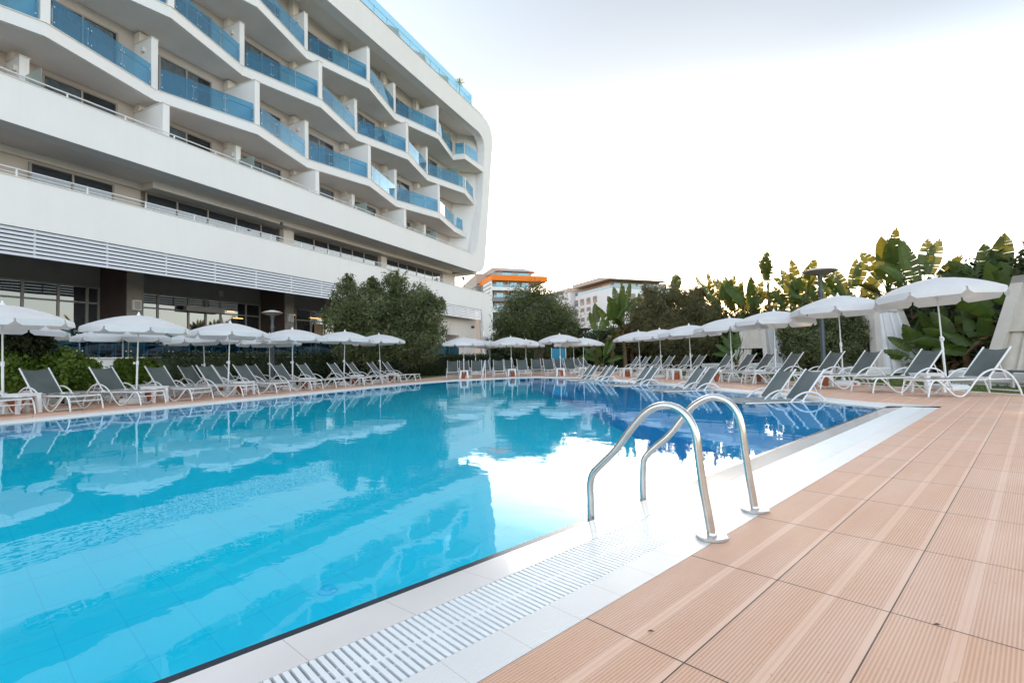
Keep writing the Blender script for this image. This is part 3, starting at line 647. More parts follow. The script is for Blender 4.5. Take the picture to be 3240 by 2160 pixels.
# ---- things on the hotel
cores = MB()
def roof_umbrella(s, o, z, label):
    t = empty('rooftop_umbrella', hw(s, o, z), .4, label, 'umbrella', 'tan umbrellas on the roof terrace')
    mb = MB(); n = 8; r = 1.55; vs = [(0, 0, 2.75)]
    for k in range(n): vs.append((r*math.cos(2*math.pi*k/n), r*math.sin(2*math.pi*k/n), 2.2))
    for k in range(n): vs.append((r*math.cos(2*math.pi*k/n), r*math.sin(2*math.pi*k/n), 1.95))
    mb.add(vs, [(0, 1+k, 1+(k+1) % n) for k in range(n)]+[(1+k, 9+k, 9+(k+1) % n, 1+(k+1) % n) for k in range(n)]); mb.build('canopy', TANC, t)
    mb = MB(); mb.tube([(0, 0, 0), (0, 0, 2.74)], .03, 8); mb.build('pole', WPAINT, t)
roof_umbrella(-12.3, -3.3, 27.2, 'tan rooftop umbrella behind the glass screen, leftmost of three'); roof_umbrella(-8.3, -3.3, 27.2, 'tan rooftop umbrella behind the glass screen, middle of three'); roof_umbrella(-4.3, -3.3, 27.2, 'tan rooftop umbrella behind the glass screen, rightmost of three')
def spiky(name, p, h, n, label, mt=PITT, pot=True, w=.05, L=.7):
    t = empty(name, p, 0, label, 'plant')
    mb = MB(); mb.lathe([(.14, 0), (.2, .35), (.21, .37), (.17, .36)], 14); mb.build('pot', TERRA if pot is True else WPLAST, t)
    mb = MB(); mb.tube([(0, 0, .3), (.02, 0, h-.3)], .03, 6); mb.build('stem', BARK, t)
    mb = MB(); rr = random.Random(int(p.x*10))
    for i in range(n):
        a = rr.uniform(0, 6.28); el = rr.uniform(-.3, 1.4); d = Vector((math.cos(a)*math.cos(el), math.sin(a)*math.cos(el), math.sin(el))); q = Vector((-d.y, d.x, 0)).normalized()*w/2
        b = Vector((0, 0, h-.3+rr.uniform(-.1, .1))); m = b+d*L*.55; e = b+d*L+Vector((0, 0, -.12*L))
        mb.add([b-q*.5, b+q*.5, m+q, m-q, e], [(0, 1, 2, 3), (3, 2, 4)])
    mb.build('leaves', mt, t); return t
spiky('potted_dracaena', hw(-2.4, -1.5, 27.4), 2.5, 60, 'spiky potted plant at the right corner of the hotel roof'); spiky('potted_dracaena', hw(-18.9, -1.3, 26.6), 2.0, 50, 'spiky plant on the hotel roof at the top edge of the photo')
spiky('potted_dracaena', hw(-3.1, -1.0, 7.0), 2.3, 60, 'reddish potted plant at the right end of the first floor terrace', BANDRY)
def person(p, rz, label, shirt, lean=.15):
    o = bpy.data.objects.new('person', None)
    me = bpy.data.meshes.new('person')
    V = [(0, 0, .50), (0, .0, .75), (lean*.4, 0, 1.0), (lean*.5, 0, 1.10), (lean*.7, 0, 1.24), (lean*.7+.02, 0, 1.30),
         (lean*.4, .19, .98), (.22, .24, .78), (.42, .12, .80), (lean*.4, -.19, .98), (.20, -.24, .76), (.42, -.10, .84),
         (.05, .1, .5), (.45, .13, .52), (.47, .13, .08), (.60, .13, .04), (.05, -.1, .5), (.45, -.13, .52), (.50, -.13, .08), (.62, -.13, .04)]
    E_ = [(0, 1), (1, 2), (2, 3), (3, 4), (4, 5), (2, 6), (6, 7), (7, 8), (2, 9), (9, 10), (10, 11), (0, 12), (12, 13), (13, 14), (14, 15), (0, 16), (16, 17), (17, 18), (18, 19)]
    RD = [.15, .14, .13, .06, .095, .085, .06, .045, .035, .06, .045, .035, .09, .07, .045, .035, .09, .07, .045, .035]
    me.from_pydata(V, E_, []); o = bpy.data.objects.new('person', me); COL.objects.link(o); o.location = p; o.rotation_euler = (0, 0, rz)
    sk = o.modifiers.new('skin', 'SKIN'); 
    for i, v in enumerate(me.skin_vertices[0].data if me.skin_vertices else []): v.radius = (RD[i], RD[i])
    if not me.skin_vertices:
        pass
    ss = o.modifiers.new('sub', 'SUBSURF'); ss.levels = 1; ss.render_levels = 1
    me.materials.append(shirt); tag(o, label, 'person'); 
    mb = MB(); mb.lathe([(.02, -.04), (.09, -.02), (.10, .05), (.085, .1), (.03, .13)], 12, (lean*.7+.01, 0, 1.27)); mb.build('hair', HAIR, o, smooth=True)
    mb = MB(); mb.lathe([(.03, -.13), (.07, -.09), (.088, 0), (.07, .08)], 12, (lean*.7+.035, 0, 1.25)); mb.build('face', SKIN, o, smooth=True)
    c = empty('balcony_chair', p, rz, 'balcony chair under the '+('person in blue' if shirt is SHIRTB else 'person in dark clothes'), 'chair')
    mb = MB(); mb.box(-.22, .25, -.24, .24, .40, .43); mb.build('seat', WPLAST, c); mb = MB(); mb.box(-.26, -.225, -.24, .24, .44, .85); mb.build('backrest', WPLAST, c)
    for x in (-.22, .22):
        for y in (-.22, .22): mb = MB(); mb.tube([(x, y, 0), (x, y, .4)], .015, 6); mb.build('leg', ALU, c)
zz = LV[3]+.01
person(hw(-16.9, -1.5, zz), math.atan2(UY, UX)+.3, 'seated person in a blue top leaning forward behind the balcony glass', SHIRTB, .5); person(hw(-15.2, -1.2, zz), math.atan2(UY, UX)+2.9, 'seated person in dark clothes behind the balcony glass, near the divider', SHIRTD, .1)
# plant on the level one terrace (left), tall leafy
t = empty('potted_palm', hw(-30.9, -2.2, 7.0), 0, 'green potted palm on the first floor terrace in front of the dark strip window', 'plant')
mb = MB(); mb.lathe([(.2, 0), (.26, .5), (.22, .5)], 14); mb.build('pot', TERRA, t)
mb = MB(); rr = random.Random(3)
for i in range(26):
    a = rr.uniform(0, 6.28); el = rr.uniform(.5, 1.4); L = rr.uniform(1.0, 1.8); pts = [Vector((math.cos(a)*math.cos(el)*L*q/5, math.sin(a)*math.cos(el)*L*q/5, .5+math.sin(el)*L*q/5-.9*(q/5)**2.5*L*.5)) for q in range(6)]
    for q in range(1, 6):
        d = (pts[q]-pts[q-1]); sd_ = Vector((-d.y, d.x, 0)).normalized()
        for sg in (-1, 1):
            for e in (0, .5): b0 = pts[q-1]+d*e; mb.add([b0, b0+d*.35, b0+sd_*sg*.28+d*.9+Vector((0, 0, -.12))], [(0, 1, 2)])
mb.build('leaves', PITT, t)
# terrace furniture: armchairs and low tables behind the tinted glass
CHW = mat('terrace_chair_frame', (.50, .56, .60), .4, .1)
def tchair(p, rz, label):
    c = empty('terrace_armchair', p, rz, label, 'chair', 'armchairs on the restaurant terrace'); mb = MB(); mb.box(-.28, .28, -.27, .27, .34, .46); mb.build('seat', BSEAT, c, bevel=.02)
    mb = MB(); mb.hexa([(-.30, -.27, .46), (-.22, -.27, .46), (-.22, .27, .46), (-.30, .27, .46)], [(-.42, -.27, .92), (-.34, -.27, .92), (-.34, .27, .92), (-.42, .27, .92)]); mb.build('backrest', BSEAT, c, bevel=.02)
    for y in (-.31, .31):
        mb = MB(); mb.tube([(.3, y, 0), (.3, y, .62), (-.3, y, .62), (-.34, y, 0)], .022, 6); mb.build('arm_frame', CHW, c)
    return c
def ttable(p, rz, label):
    c = empty('terrace_table', p, rz, label, 'table', 'low tables on the restaurant terrace'); mb = MB(); mb.box(-.45, .45, -.4, .4, .64, .68); mb.build('table_top', CHW, c)
    for x in (-.42, .42):
        for y in (-.37, .37): mb = MB(); mb.box(x-.03, x+.03, y-.03, y+.03, 0, .639); mb.build('leg', CHW, c)
rr = random.Random(5); hz = math.atan2(UY, UX); words = ['first', 'second', 'third', 'fourth', 'fifth', 'sixth', 'seventh', 'eighth', 'ninth', 'tenth', 'eleventh', 'twelfth', 'thirteenth', 'fourteenth']
s = -36.6; i = 0
while s < -12 and i < 8:
    ttable(hw(s, -.7, 1.31), hz, 'pale table behind the terrace glass, %s from the left' % words[i])
    tchair(hw(s-.95, -.75, 1.31), hz+.1, 'terrace armchair to the left of the %s pale table' % words[i]); tchair(hw(s+.95, -.7, 1.31), hz+math.pi-.15, 'terrace armchair to the right of the %s pale table' % words[i])
    s += 3.15; i += 1
#PART4
# ================================================================== loungers
def make_lounger():
    t = empty('sun_lounger')
    prof = [(.0, 0, 0), (.035, 0, .16), (.085, 0, .285), (.155, 0, .335), (.24, 0, .30), (.37, 0, .17), (.50, 0, .05), (.60, 0, .014), (.70, 0, .04), (.81, 0, .15), (.93, 0, .30), (1.08, 0, .445), (1.26, 0, .52), (1.43, 0, .515), (1.58, 0, .44), (1.70, 0, .30), (1.78, 0, .13), (1.82, 0, 0)]
    for y in (-.325, .325):
        mb = MB(); mb.tube([(p.x, y, p.z) for p in crom(prof, 3)], .0185, 6, flat=.75); mb.build('side_frame', WPAINT, t, smooth=True)
    for y in (-.285, .285):
        mb = MB(); mb.tube([(.03, y, .312), (.09, y, .332), (1.35, y, .332)], .017, 6); mb.build('seat_rail', WPAINT, t)
    def sling(x0, z0, x1, z1, sag, n=10, m=6, w=.27, topsag=0.):
        vs = []
        for i in range(n+1):
            for j in range(m+1):
                u = i/n; v = j/m; a = 4*v*(1-v); q = 4*u*(1-u)
                vs.append((x0+(x1-x0)*u, (v*2-1)*w, z0+(z1-z0)*u-sag*a*q-.006*a*math.sin(i*2.1)-topsag*a*(u**4)))
        return vs, [(i*(m+1)+j, (i+1)*(m+1)+j, (i+1)*(m+1)+j+1, i*(m+1)+j+1) for i in range(n) for j in range(m)]
    mb = MB(); mb.add(*sling(.035, .352, 1.20, .352, .012)); mb.build('seat', SLING, t, smooth=True)
    bx0, bz0, bx1, bz1 = 1.22, .35, 1.70, .955
    mb = MB(); mb.add(*sling(bx0+.02, bz0+.03, bx1-.012, bz1-.015, .012, topsag=.035)); mb.build('backrest', SLING, t, smooth=True)
    for y in (-.278, .278):
        mb = MB(); mb.tube([(bx0, y, bz0-.01), (bx1, y, bz1)], .018, 6); o = mb.build('back_rail', WPAINT, t)
        mb = MB(); mb.tube([(bx0, y*1.02-.035, bz0), (bx0, y*1.02+.035, bz0)], .028, 8); mb.build('pivot', WPLAST, o)
    mb = MB(); mb.tube([(1.50, -.2, .68), (1.66, -.2, .34), (1.66, .2, .34), (1.50, .2, .68)], .011, 6); mb.build('back_support', WPAINT, t)
    for y in (-.285, .285): mb = MB(); mb.tube([(1.2, y, .33), (1.68, y, .33)], .014, 6); mb.build('rear_rail', WPAINT, t)
    for x, z, w_, r_ in ((.03, .325, .285, .018), (.045, .22, .32, .013), (.60, .03, .32, .012), (1.79, .10, .32, .013), (.93, .30, .32, .014)):
        mb = MB(); mb.tube([(x, -w_, z), (x, w_, z)], r_, 6); mb.build('cross_bar', WPAINT, t)
    return t
LPRO = make_lounger(); _used = [False]
NTH = ['first', 'second', 'third', 'fourth', 'fifth', 'sixth', 'seventh', 'eighth', 'ninth', 'tenth', 'eleventh', 'twelfth', 'thirteenth', 'fourteenth', 'fifteenth']
def put(pro, used, p, rz, label, cat, group, tilt=None):
    o = pro if not used[0] else copy_tree(pro); used[0] = True
    o.location = p; o.rotation_euler = (0, 0, rz) if tilt is None else tilt
    return tag(o, label, cat, group)
def lounger(mid, rz, label, group): return put(LPRO, _used, mid, rz, label, 'sun lounger', group)
def jit(a=.03): return random.uniform(-a, a)
# left front row: far and near foot corners picked on the deck
A = [((130, 1310.5), (238, 1301.5)), ((217, 1303), (333, 1294)), ((440.4, 1283.7), (530, 1275.7)), ((605.6, 1268.8), (678.5, 1263)), ((765, 1255.6), (824.5, 1250)), ((873.8, 1245), (923, 1241)), ((984, 1235.2), (1026.8, 1231.5)),
     ((1061, 1228.5), (1098, 1224.6)), ((1151, 1220.6), (1182, 1218)), ((1207, 1215.6), (1235, 1213)), ((1266.5, 1210), (1291, 1207.5)), ((1312.5, 1206), (1335, 1204.5))]
A[0] = ((-20, 1321), (117, 1311.5))
FA = []
for i, (n_, f_) in enumerate(A):
    a, b = G(*n_), G(*f_); FA.append(((a+b)/2, math.atan2((b-a).y, (b-a).x)))
# smooth heading along the row
for i in range(len(FA)):
    m, ang = FA[i]; ang = R(121+i*.65)
    rz = ang+math.pi/2
    FA[i] = (m, rz)
    lounger(m, rz+jit(), 'grey lounger in the left poolside front row, %s from the left' % NTH[i], 'loungers in the front row on the left')
# left rear row, by the projected corner of the backrest
def proj(v):
    d = Vector(v)-Vector((0, 0, HC)); z = d.dot(FW); return PW/2+FPX*d.dot(RT)/z, PH/2-FPX*d.dot(UP)/z
def line(t):
    i = max(0, min(len(FA)-2, int(math.floor(t)))); u = t-i; p = FA[i][0].lerp(FA[i+1][0], u); return p, FA[i][1]+(FA[i+1][1]-FA[i][1])*u
BX = [75, 258, 414, 558, 673, 780]
RB = []
for i, bx in enumerate(BX):
    lo, hi = -1., 9.
    for _ in range(40):
        t = (lo+hi)/2; p, rz = line(t); h = Vector((math.cos(rz), math.sin(rz), 0)); q = Vector((-h.y, h.x, 0)); c = p+h*(2.0+1.7)+q*.28+Vector((0, 0, .95))
        if proj(c)[0] < bx: lo = t
        else: hi = t
    RB.append((p+h*2.0, rz))
    lounger(p+h*2.0, rz+jit(.05), 'grey lounger in the second row behind the left poolside row, %s from the left' % NTH[i], 'loungers in the second row on the left')
# far row, facing the camera
C = [((1412, 1198.4), (1453.5, 1197.2)), ((1490, 1195.8), (1530.4, 1194.6)), ((1564.4, 1193.8), (1603, 1193.0)), ((1642.7, 1192.2), (1682.8, 1191.4)), ((1689, 1187.0), (1722, 1186.2)), ((1735.8, 1190), (1771, 1189.3)), ((1808, 1188.6), (1844, 1187.9))]
for i, (n_, f_) in enumerate(C):
    a, b = G(*n_), G(*f_); m = (a+b)/2; vd = Vector((m.x, m.y, 0)).normalized(); ang = math.atan2(vd.y, vd.x)+R([0, 1, 4, 7, 6, 12, 16][i])
    lounger(m, ang, 'grey lounger facing the camera at the far end, %s from the left' % NTH[i], 'loungers at the far end of the pool')
for i, (x, d) in enumerate(((1474, 28.6), (1542, 29.2), (1622, 30.2), (1783, 31.2), (1840, 32.0))):
    p = D(x, d); ang = math.atan2(p.y, p.x)+R(4+i*3); lounger(p, ang, 'half hidden grey lounger in the back row at the far end, %s from left' % NTH[i], 'loungers in the back row at the far end')
p = D(1900, 31.0); lounger(p, math.atan2(p.y, p.x)+R(48), 'grey sling lounger turned to the right at the far corner of the deck', 'loungers at the far end of the pool')
# loungers standing in the shallow water: near pivot corner on the water surface
P = [((2539, 1271), 'nearest pair, right hand one'), ((2452.6, 1263.7), 'nearest pair, left hand one'), ((2229, 1235.2), 'second pair, right hand one'), ((2186.5, 1231.5), 'second pair, left hand one'), ((2047, 1218.4), 'third pair, right hand one'), ((2024, 1215.8), 'third pair, left hand one'),
     ((1919.6, 1205.4), 'fourth pair, right hand one'), ((1900, 1203.6), 'fourth pair, left hand one'), ((1865, 1200.4), 'farthest pair, right hand one'), ((1850, 1199.2), 'farthest pair, left hand one')]
for i, ((x, y), lb) in enumerate(P):
    c = G(x, y, WZ); rz = R(50+i*.9); h = Vector((math.cos(rz), math.sin(rz), 0)); q = Vector((-h.y, h.x, 0))
    f = c-h*1.22+q*.285; lounger(Vector((f.x, f.y, WZ-.335)), rz+jit(.015), 'grey sling lounger standing in the shallow blue water, '+lb, 'loungers standing in the shallow water')
# right row
RR = [((2846, 1251), (2945, 1258.6)), ((2687.5, 1239.5), (2767.8, 1245)), ((2540, 1228.5), (2597.6, 1232.6)), ((2447, 1221), (2495, 1225)), ((2342, 1214), (2384.6, 1216.5)), ((2272, 1208.5), (2308, 1211.5)), ((2221, 1205), (2256, 1207.5)),
      ((2166, 1200.5), (2196, 1203.5)), ((2095, 1196.5), (2117.6, 1198.6)), ((2058, 1194), (2078.5, 1196)), ((2013, 1190), (2032, 1192)), ((1981, 1187.5), (1998, 1189)), ((1950, 1185.5), (1966, 1187)), ((1925, 1183.5), (1940, 1185))]
FR = []
for i, (n_, f_) in enumerate(RR):
    m = (G(*n_)+G(*f_))/2; rz = R(48.0+i*.8); FR.append((m, rz)); lounger(m, rz+jit(.03), 'grey sling lounger on the right hand deck facing the pool, %s from the right' % NTH[i], 'loungers along the right side')
# ------------------------------------------------------------------ umbrellas
def make_umbrella(r=1.2, n=8):
    t = empty('pool_umbrella'); zr, za = 2.06, 2.42
    m = 7; vs = []; fs = []; sub = 6; tot = n*sub
    def rim(k, fr):                      # panels sag inward between ribs
        a = 2*math.pi*k/tot; u = (k % sub)/sub; sag = 1-.045*math.sin(math.pi*u)*fr
        return a, sag, math.sin(math.pi*u)
    vs.append((0, 0, za))
    for i in range(1, m+1):
        fr = i/m
        for k in range(tot):
            a, sag, w_ = rim(k, fr); z = za-(za-zr)*(fr**1.75)-.012*w_*math.sin(math.pi*fr)
            vs.append((r*fr*sag*math.cos(a), r*fr*sag*math.sin(a), z))
    for k in range(tot): fs.append((0, 1+k, 1+(k+1) % tot))
    for i in range(m-1):
        for k in range(tot): a = 1+i*tot; fs.append((a+k, a+tot+k, a+tot+(k+1) % tot, a+(k+1) % tot))
    mb = MB(); mb.add(vs, fs); can = mb.build('canopy', CANOPY, t, smooth=True)
    # valance: one flap per panel with rounded lower corners
    mb = MB(); 
    for p in range(n):
        v = []; q = 10
        for j in range(q+1):
            u = .02+.96*j/q; a = 2*math.pi*(p+u)/n; sag = 1-.045*math.sin(math.pi*u); e = min(u, 1-u)
            drop = .145*(1-max(0, 1-e/.085)**2.*.85); rr_ = r*sag
            v.append(((rr_*math.cos(a), rr_*math.sin(a), zr), ((rr_+.02)*math.cos(a), (rr_+.02)*math.sin(a), zr-drop)))
        mb.add([x[0] for x in v]+[x[1] for x in v], [(j, j+1, q+1+j+1, q+1+j) for j in range(q)])
    mb.build('valance', CANOPY, can)
    mb = MB(); mb.lathe([(.05, -.01), (.045, .02), (.022, .05), (.018, .085), (.006, .10)], 12, (0, 0, za)); mb.build('finial', WPLAST, t)
    mb = MB(); mb.tube([(0, 0, .1), (0, 0, 1.12)], .024, 10); lower = mb.build('lower_pole', WPLAST, t)
    mb = MB(); mb.tube([(0, 0, 1.1), (0, 0, za-.01)], .016, 8); mb.build('upper_pole', WPAINT, t)
    mb = MB(); mb.tube([(0, 0, 1.04), (0, 0, 1.15)], .034, 10); mb.tube([(0, -.02, 1.09), (0, -.085, 1.09)], .013, 6); mb.tube([(0, -.075, 1.06), (0, -.075, 1.12)], .018, 6); mb.build('tilt_knob', WPLAST, lower)
    for k in range(n):
        a = 2*math.pi*k/n; mb = MB(); ca, sa = math.cos(a), math.sin(a)
        mb.tube([(r*f*ca, r*f*sa, za-.02-(za-zr)*(f**1.75)) for f in (0.03, .35, .6, .8, .99)], .006, 5); mb.tube([(0.02*ca, .02*sa, 1.95), (.5*ca, .5*sa, za-.02-(za-zr)*(.42**1.75))], .005, 5); mb.build('rib', WPAINT, t)
    return t
def make_base():
    t = empty('umbrella_base'); mb = MB()
    pr = [(.33, .0), (.345, .03), (.34, .09), (.30, .125), (.12, .14)]; vs = []
    seg = 24
    for rr_, z in pr:
        for k in range(seg):
            a = 2*math.pi*k/seg; c, s = math.cos(a), math.sin(a); q = rr_/max(abs(c), abs(s))**.75; vs.append((q*c, q*s*.85, z))
    fs = [(i*seg+k, i*seg+(k+1) % seg, (i+1)*seg+(k+1) % seg, (i+1)*seg+k) for i in range(len(pr)-1) for k in range(seg)]+[tuple((len(pr)-1)*seg+k for k in range(seg)), tuple(range(seg))[::-1]]
    mb.add(vs, fs); mb.build('tank', WPLAST, t, smooth=False)
    mb = MB(); mb.lathe([(.06, .139), (.055, .20), (.035, .24), (.027, .30)], 12); mb.build('socket', WPLAST, t)
    mb = MB(); mb.tube([(.18, -.27, .06), (.18, -.30, .06)], .035, 10); mb.build('plug', mat('red_plug', (.4, .05, .03), .5), t)
    return t
def make_table():
    t = empty('side_table'); mb = MB(); mb.box(-.225, .225, -.225, .225, .395, .42); mb.box(-.21, .21, -.21, .21, .355, .3949); mb.build('table_top', WPLAST, t, bevel=.008)
    for x in (-1, 1):
        for y in (-1, 1):
            mb = MB(); b = [(x*.225, y*.225, 0), (x*.165, y*.225, 0), (x*.165, y*.17, 0), (x*.225, y*.17, 0)]; tt = [(x*.209, y*.209, .355), (x*.125, y*.209, .355), (x*.125, y*.13, .355), (x*.209, y*.13, .355)]
            mb.hexa(b, tt); mb.build('leg', WPLAST, t)
    return t
def make_pot():
    t = empty('terracotta_pot'); mb = MB(); mb.lathe([(.095, 0), (.135, .22), (.15, .225), (.155, .27), (.13, .27), (.12, .2)], 18); mb.build('body', TERRA, t); mb = MB(); mb.lathe([(.125, .215), (.06, .235)], 14); mb.build('soil', DARK, t); return t
UPRO, UU = make_umbrella(), [False]; BPRO, BU = make_base(), [False]; TPRO, TU = make_table(), [False]; PPRO, PU = make_pot(), [False]
UC = [0]
def umbrella(p, where, grp, h=2.42, tilt=(0, 0), lean=(0, 0), r=1.0):
    UC[0] += 1; o = put(UPRO, UU, p, 0, 'white scalloped pool umbrella '+where, 'umbrella', grp); s = h/2.42
    o.scale = (r, r, s); o.rotation_euler = (lean[0]+jit(.03), lean[1]+jit(.03), random.uniform(0, .78))
    put(BPRO, BU, (p[0], p[1], 0), random.uniform(0, 3), 'white base of the umbrella '+where, 'umbrella base', grp.replace('umbrellas', 'umbrella bases'))
def hgt(x, yt, p): return Zat(x, yt, math.hypot(p[0], p[1]))
def um(x, yb, yt, where, grp, **k):
    p = G(x, yb); umbrella(p, where, grp, h=hgt(x, yt, p), **k); return p
GL, GF, GR_ = 'umbrellas along the left pool edge', 'umbrellas at the far end of the pool', 'umbrellas along the right side'
def table_pot(p, rz, where, pot=True, dx=.0):
    put(TPRO, TU, p, rz+jit(.1), 'white side table '+where, 'side table', 'side tables between the loungers')
    if pot:
        q = Vector((math.cos(rz), math.sin(rz), 0))*(.12+dx)+Vector((-math.sin(rz), math.cos(rz), 0))*jit(.06); put(PPRO, PU, Vector(p)+q, jit(3), 'terracotta pot '+where, 'flower pot', 'terracotta pots under the side tables')
front = [(0.5, 9, 965, 'at the left edge of the photo'), (2.42, 431, 998, 'after the third left lounger'), (4.5, 721, 1022, 'after the fifth left lounger'), (6.5, 926, 1042, 'after the seventh left lounger'), (8.5, 1088, 1049, 'after the ninth left lounger'), (10.45, 1205, 1058, 'beside the last left loungers')]
for t, x, yt, wh in front:
    lo, hi = -1., 12.      # point 1.35 m behind the foot line under column x
    for _ in range(40):
        tt = (lo+hi)/2; p, rz = line(tt); h = Vector((math.cos(rz), math.sin(rz), 0)); c = p+h*1.45
        if proj(c)[0] < x: lo = tt
        else: hi = tt
    umbrella(c, wh, GL, h=hgt(x, yt, c)); 
    table_pot(p+h*.85, rz, 'by the umbrella '+wh)
for x, yt, wh in ((21, 1010, 'behind the one at the left edge of the photo'), (388, 1040, 'partly hidden behind the second left one'), (650, 1050, 'partly hidden behind the third left one'), (854, 1062, 'partly hidden behind the fourth left one')):
    lo, hi = -3., 12.
    for _ in range(40):
        tt = (lo+hi)/2; p, rz = line(tt); h = Vector((math.cos(rz), math.sin(rz), 0)); c = p+h*(3.7)
        if proj(c)[0] < x: lo = tt
        else: hi = tt
    umbrella(c, wh, GL, h=max(2.15, min(2.5, hgt(x, yt, c)))); table_pot(p+h*2.9, rz, 'by the umbrella '+wh)
far = [(1468, 1197.6-2.0, 1068, 'farthest left of the far end group'), (1620, 1190, 1066, 'over the second table at the far end'), (1775, 1188, 1058, 'over the third table at the far end'), (1507, 1184, 1073, 'behind the farthest left one of the far group'), (1551, 1180, 1078, 'in front of the hotel end pillar'),
       (1664, 1183, 1074, 'behind the second one at the far end'), (1818, 1181, 1072, 'behind the third one at the far end'), (1846, 1185, 1069, 'rightmost of the far end group')]
for i, (x, yb, yt, wh) in enumerate(far):
    p = um(x, yb, yt, wh, GF)
    vd = Vector((p[0], p[1], 0)).normalized()
    if i < 3: table_pot(Vector(p)-vd*.55, math.atan2(vd.y, vd.x), 'under the umbrella '+wh)
    if i == 7: table_pot(Vector(p)+Vector((.3, -.4, 0)), .4, 'under the umbrella '+wh, False)
rt = [(2027, 1190.5, 1048.5, 'leftmost of the right side row'), (2094, 1194, 1042, 'second of the right side row'), (2188.5, 1198.5, 1028.5, 'third of the right side row'), (2319, 1205, 1006, 'fourth of the right side row'), (2456, 1210, 984, 'fifth of the right side row'), (2669, 1218.5, 935, 'second nearest on the right')]
for i, (x, yb, yt, wh) in enumerate(rt):
    p = um(x, yb, yt, wh, GR_); rz = R(58); table_pot(Vector(p)-Vector((math.cos(rz), math.sin(rz), 0))*.75, rz, 'by the umbrella '+wh)
p = G(2996, 1233); umbrella(p, 'leaning, nearest and largest on the right', GR_, h=2.60, lean=(R(-3.2), R(-1.4)), r=1.02)
table_pot(G(2935, 1240), R(58), 'between the two nearest right loungers', False)
# ------------------------------------------------------------------ pool ladder rails in the foreground
def onrail(pxs, base, leg):
    d = (leg-base); d.z = 0; d.normalize(); nrm = Vector((-d.y, d.x, 0)); out = []
    for x, y in pxs:
        r = ray(x, y); t = (base-Vector((0, 0, HC))).dot(nrm)/r.dot(nrm); out.append(Vector((0, 0, HC))+r*t)
    return out
ra = [(2253, 1692), (2239.6, 1621), (2224, 1537), (2211, 1445), (2201, 1372), (2178, 1322), (2144, 1292), (2105.6, 1282), (2067, 1290), (2033, 1315), (1991, 1364.6), (1945, 1426), (1899, 1472), (1878, 1495), (1868, 1529), (1869.5, 1583), (1870, 1638)]
rb = [(2389, 1609.5), (2373.5, 1525), (2358, 1430), (2347, 1353), (2331, 1303), (2301, 1269), (2255, 1255.5), (2213, 1271), (2178, 1299.5), (2121, 1372), (2063.6, 1422), (2038.7, 1452.6), (2035, 1491), (2035, 1579)]
lad = empty('pool_ladder', (-1.16, 2.7, 0), 0, 'stainless steel pool ladder handrails curving from the deck into the water', 'pool ladder')
for pxs, by, ly in ((ra, G(2257, 1702), G(1870, 1638, WZ)), (rb, G(2390, 1615), G(2035, 1579, WZ))):
    pts = onrail(pxs, by.copy(), ly.copy()); pts[0].z = .0
    pts.append(pts[-1]+Vector((-.0, 0, -.35))); pts = crom(pts, 5)
    mb = MB(); mb.tube([p-lad.location for p in pts], .0205, 16); mb.build('handrail', STEEL, lad, smooth=True)
    b = pts[0]-lad.location
    mb = MB(); mb.lathe([(.072, 0.001), (.076, .004), (.076, .011), (.070, .015), (.026, .019), (.0235, .028)], 40, (b.x, b.y, 0)); mb.build('flange', STEELD, lad, smooth=False)
mb = MB(); mb.box(-.74, -.66, -.25, .32, -.42, -.39); mb.build('tread', STEEL, lad)
# far handrail
a, b = G(1521, 1203.5, WZ), G(1536, 1196)
t = empty('pool_handrail', b, 0, 'thin white handrail sloping into the water at the far end', 'handrail'); vd = Vector((b.x, b.y, 0)).normalized()
top = Vector((b.x, b.y, 0))+Vector((0, 0, Zat(1536, 1139, math.hypot(b.x, b.y)))); lo_ = a+Vector((0, 0, -.1))
mb = MB(); mb.tube([lo_-b, top-b-Vector((0, 0, .04)), top-b], .028, 8); mb.build('sloping_rail', WPAINT, t); mb = MB(); mb.tube([top-b-Vector((0, 0, .01)), Vector((0, 0, 0))+vd*.0], .022, 8); mb.build('post', WPAINT, t)
# ------------------------------------------------------------------ lamps
def lamp(p, h, label, cap=.42):
    t = empty('garden_lamp', p, 0, label, 'lamp post', 'garden lamps'); mb = MB(); s = h/4.6
    mb.lathe([(.13, 0), (.13, .08), (.09, .12), (.075, h*.55), (.065, h*.72), (.06, h*.735), (.10, h*.77), (.06, h*.81), (.055, h*.86), (.09, h*.91), (.13, h*.945)], 16); mb.build('post', LAMPM, t, smooth=True)
    mb = MB(); seg = 36; pr = [(.12, .93*h), (cap*.9, .958*h), (cap, .966*h), (cap*.97, .972*h), (.05, .965*h)]; vs = []
    for i, (r_, z) in enumerate(pr):
        for k in range(seg): q = r_*(1+(.035*math.cos(k*math.pi*2*18/seg) if i in (1, 2, 3) else 0)); vs.append((q*math.cos(2*math.pi*k/seg), q*math.sin(2*math.pi*k/seg), z))
    mb.add(vs, [(i*seg+k, i*seg+(k+1) % seg, (i+1)*seg+(k+1) % seg, (i+1)*seg+k) for i in range(len(pr)-1) for k in range(seg)]); mb.build('shade', LAMPT, t)
    mb = MB(); mb.lathe([(cap*.95, .9735*h), (cap*.7, .985*h), (.1, h), (.01, h)], 24); mb.build('cap', WPLAST, t)
for x, d, yt, lb, c in ((2606, 21.5, 846, 'dark garden lamp post with a flat scalloped head behind the right loungers', .58), (862, 24, 982, 'dark garden lamp with a scalloped head in front of the hotel columns', .42), (1855, 42, 1034, 'slim garden lamp between the olive tree and the banana plants', .62)):
    p = D(x, d); lamp(p, Zat(x, yt, d), lb, c)
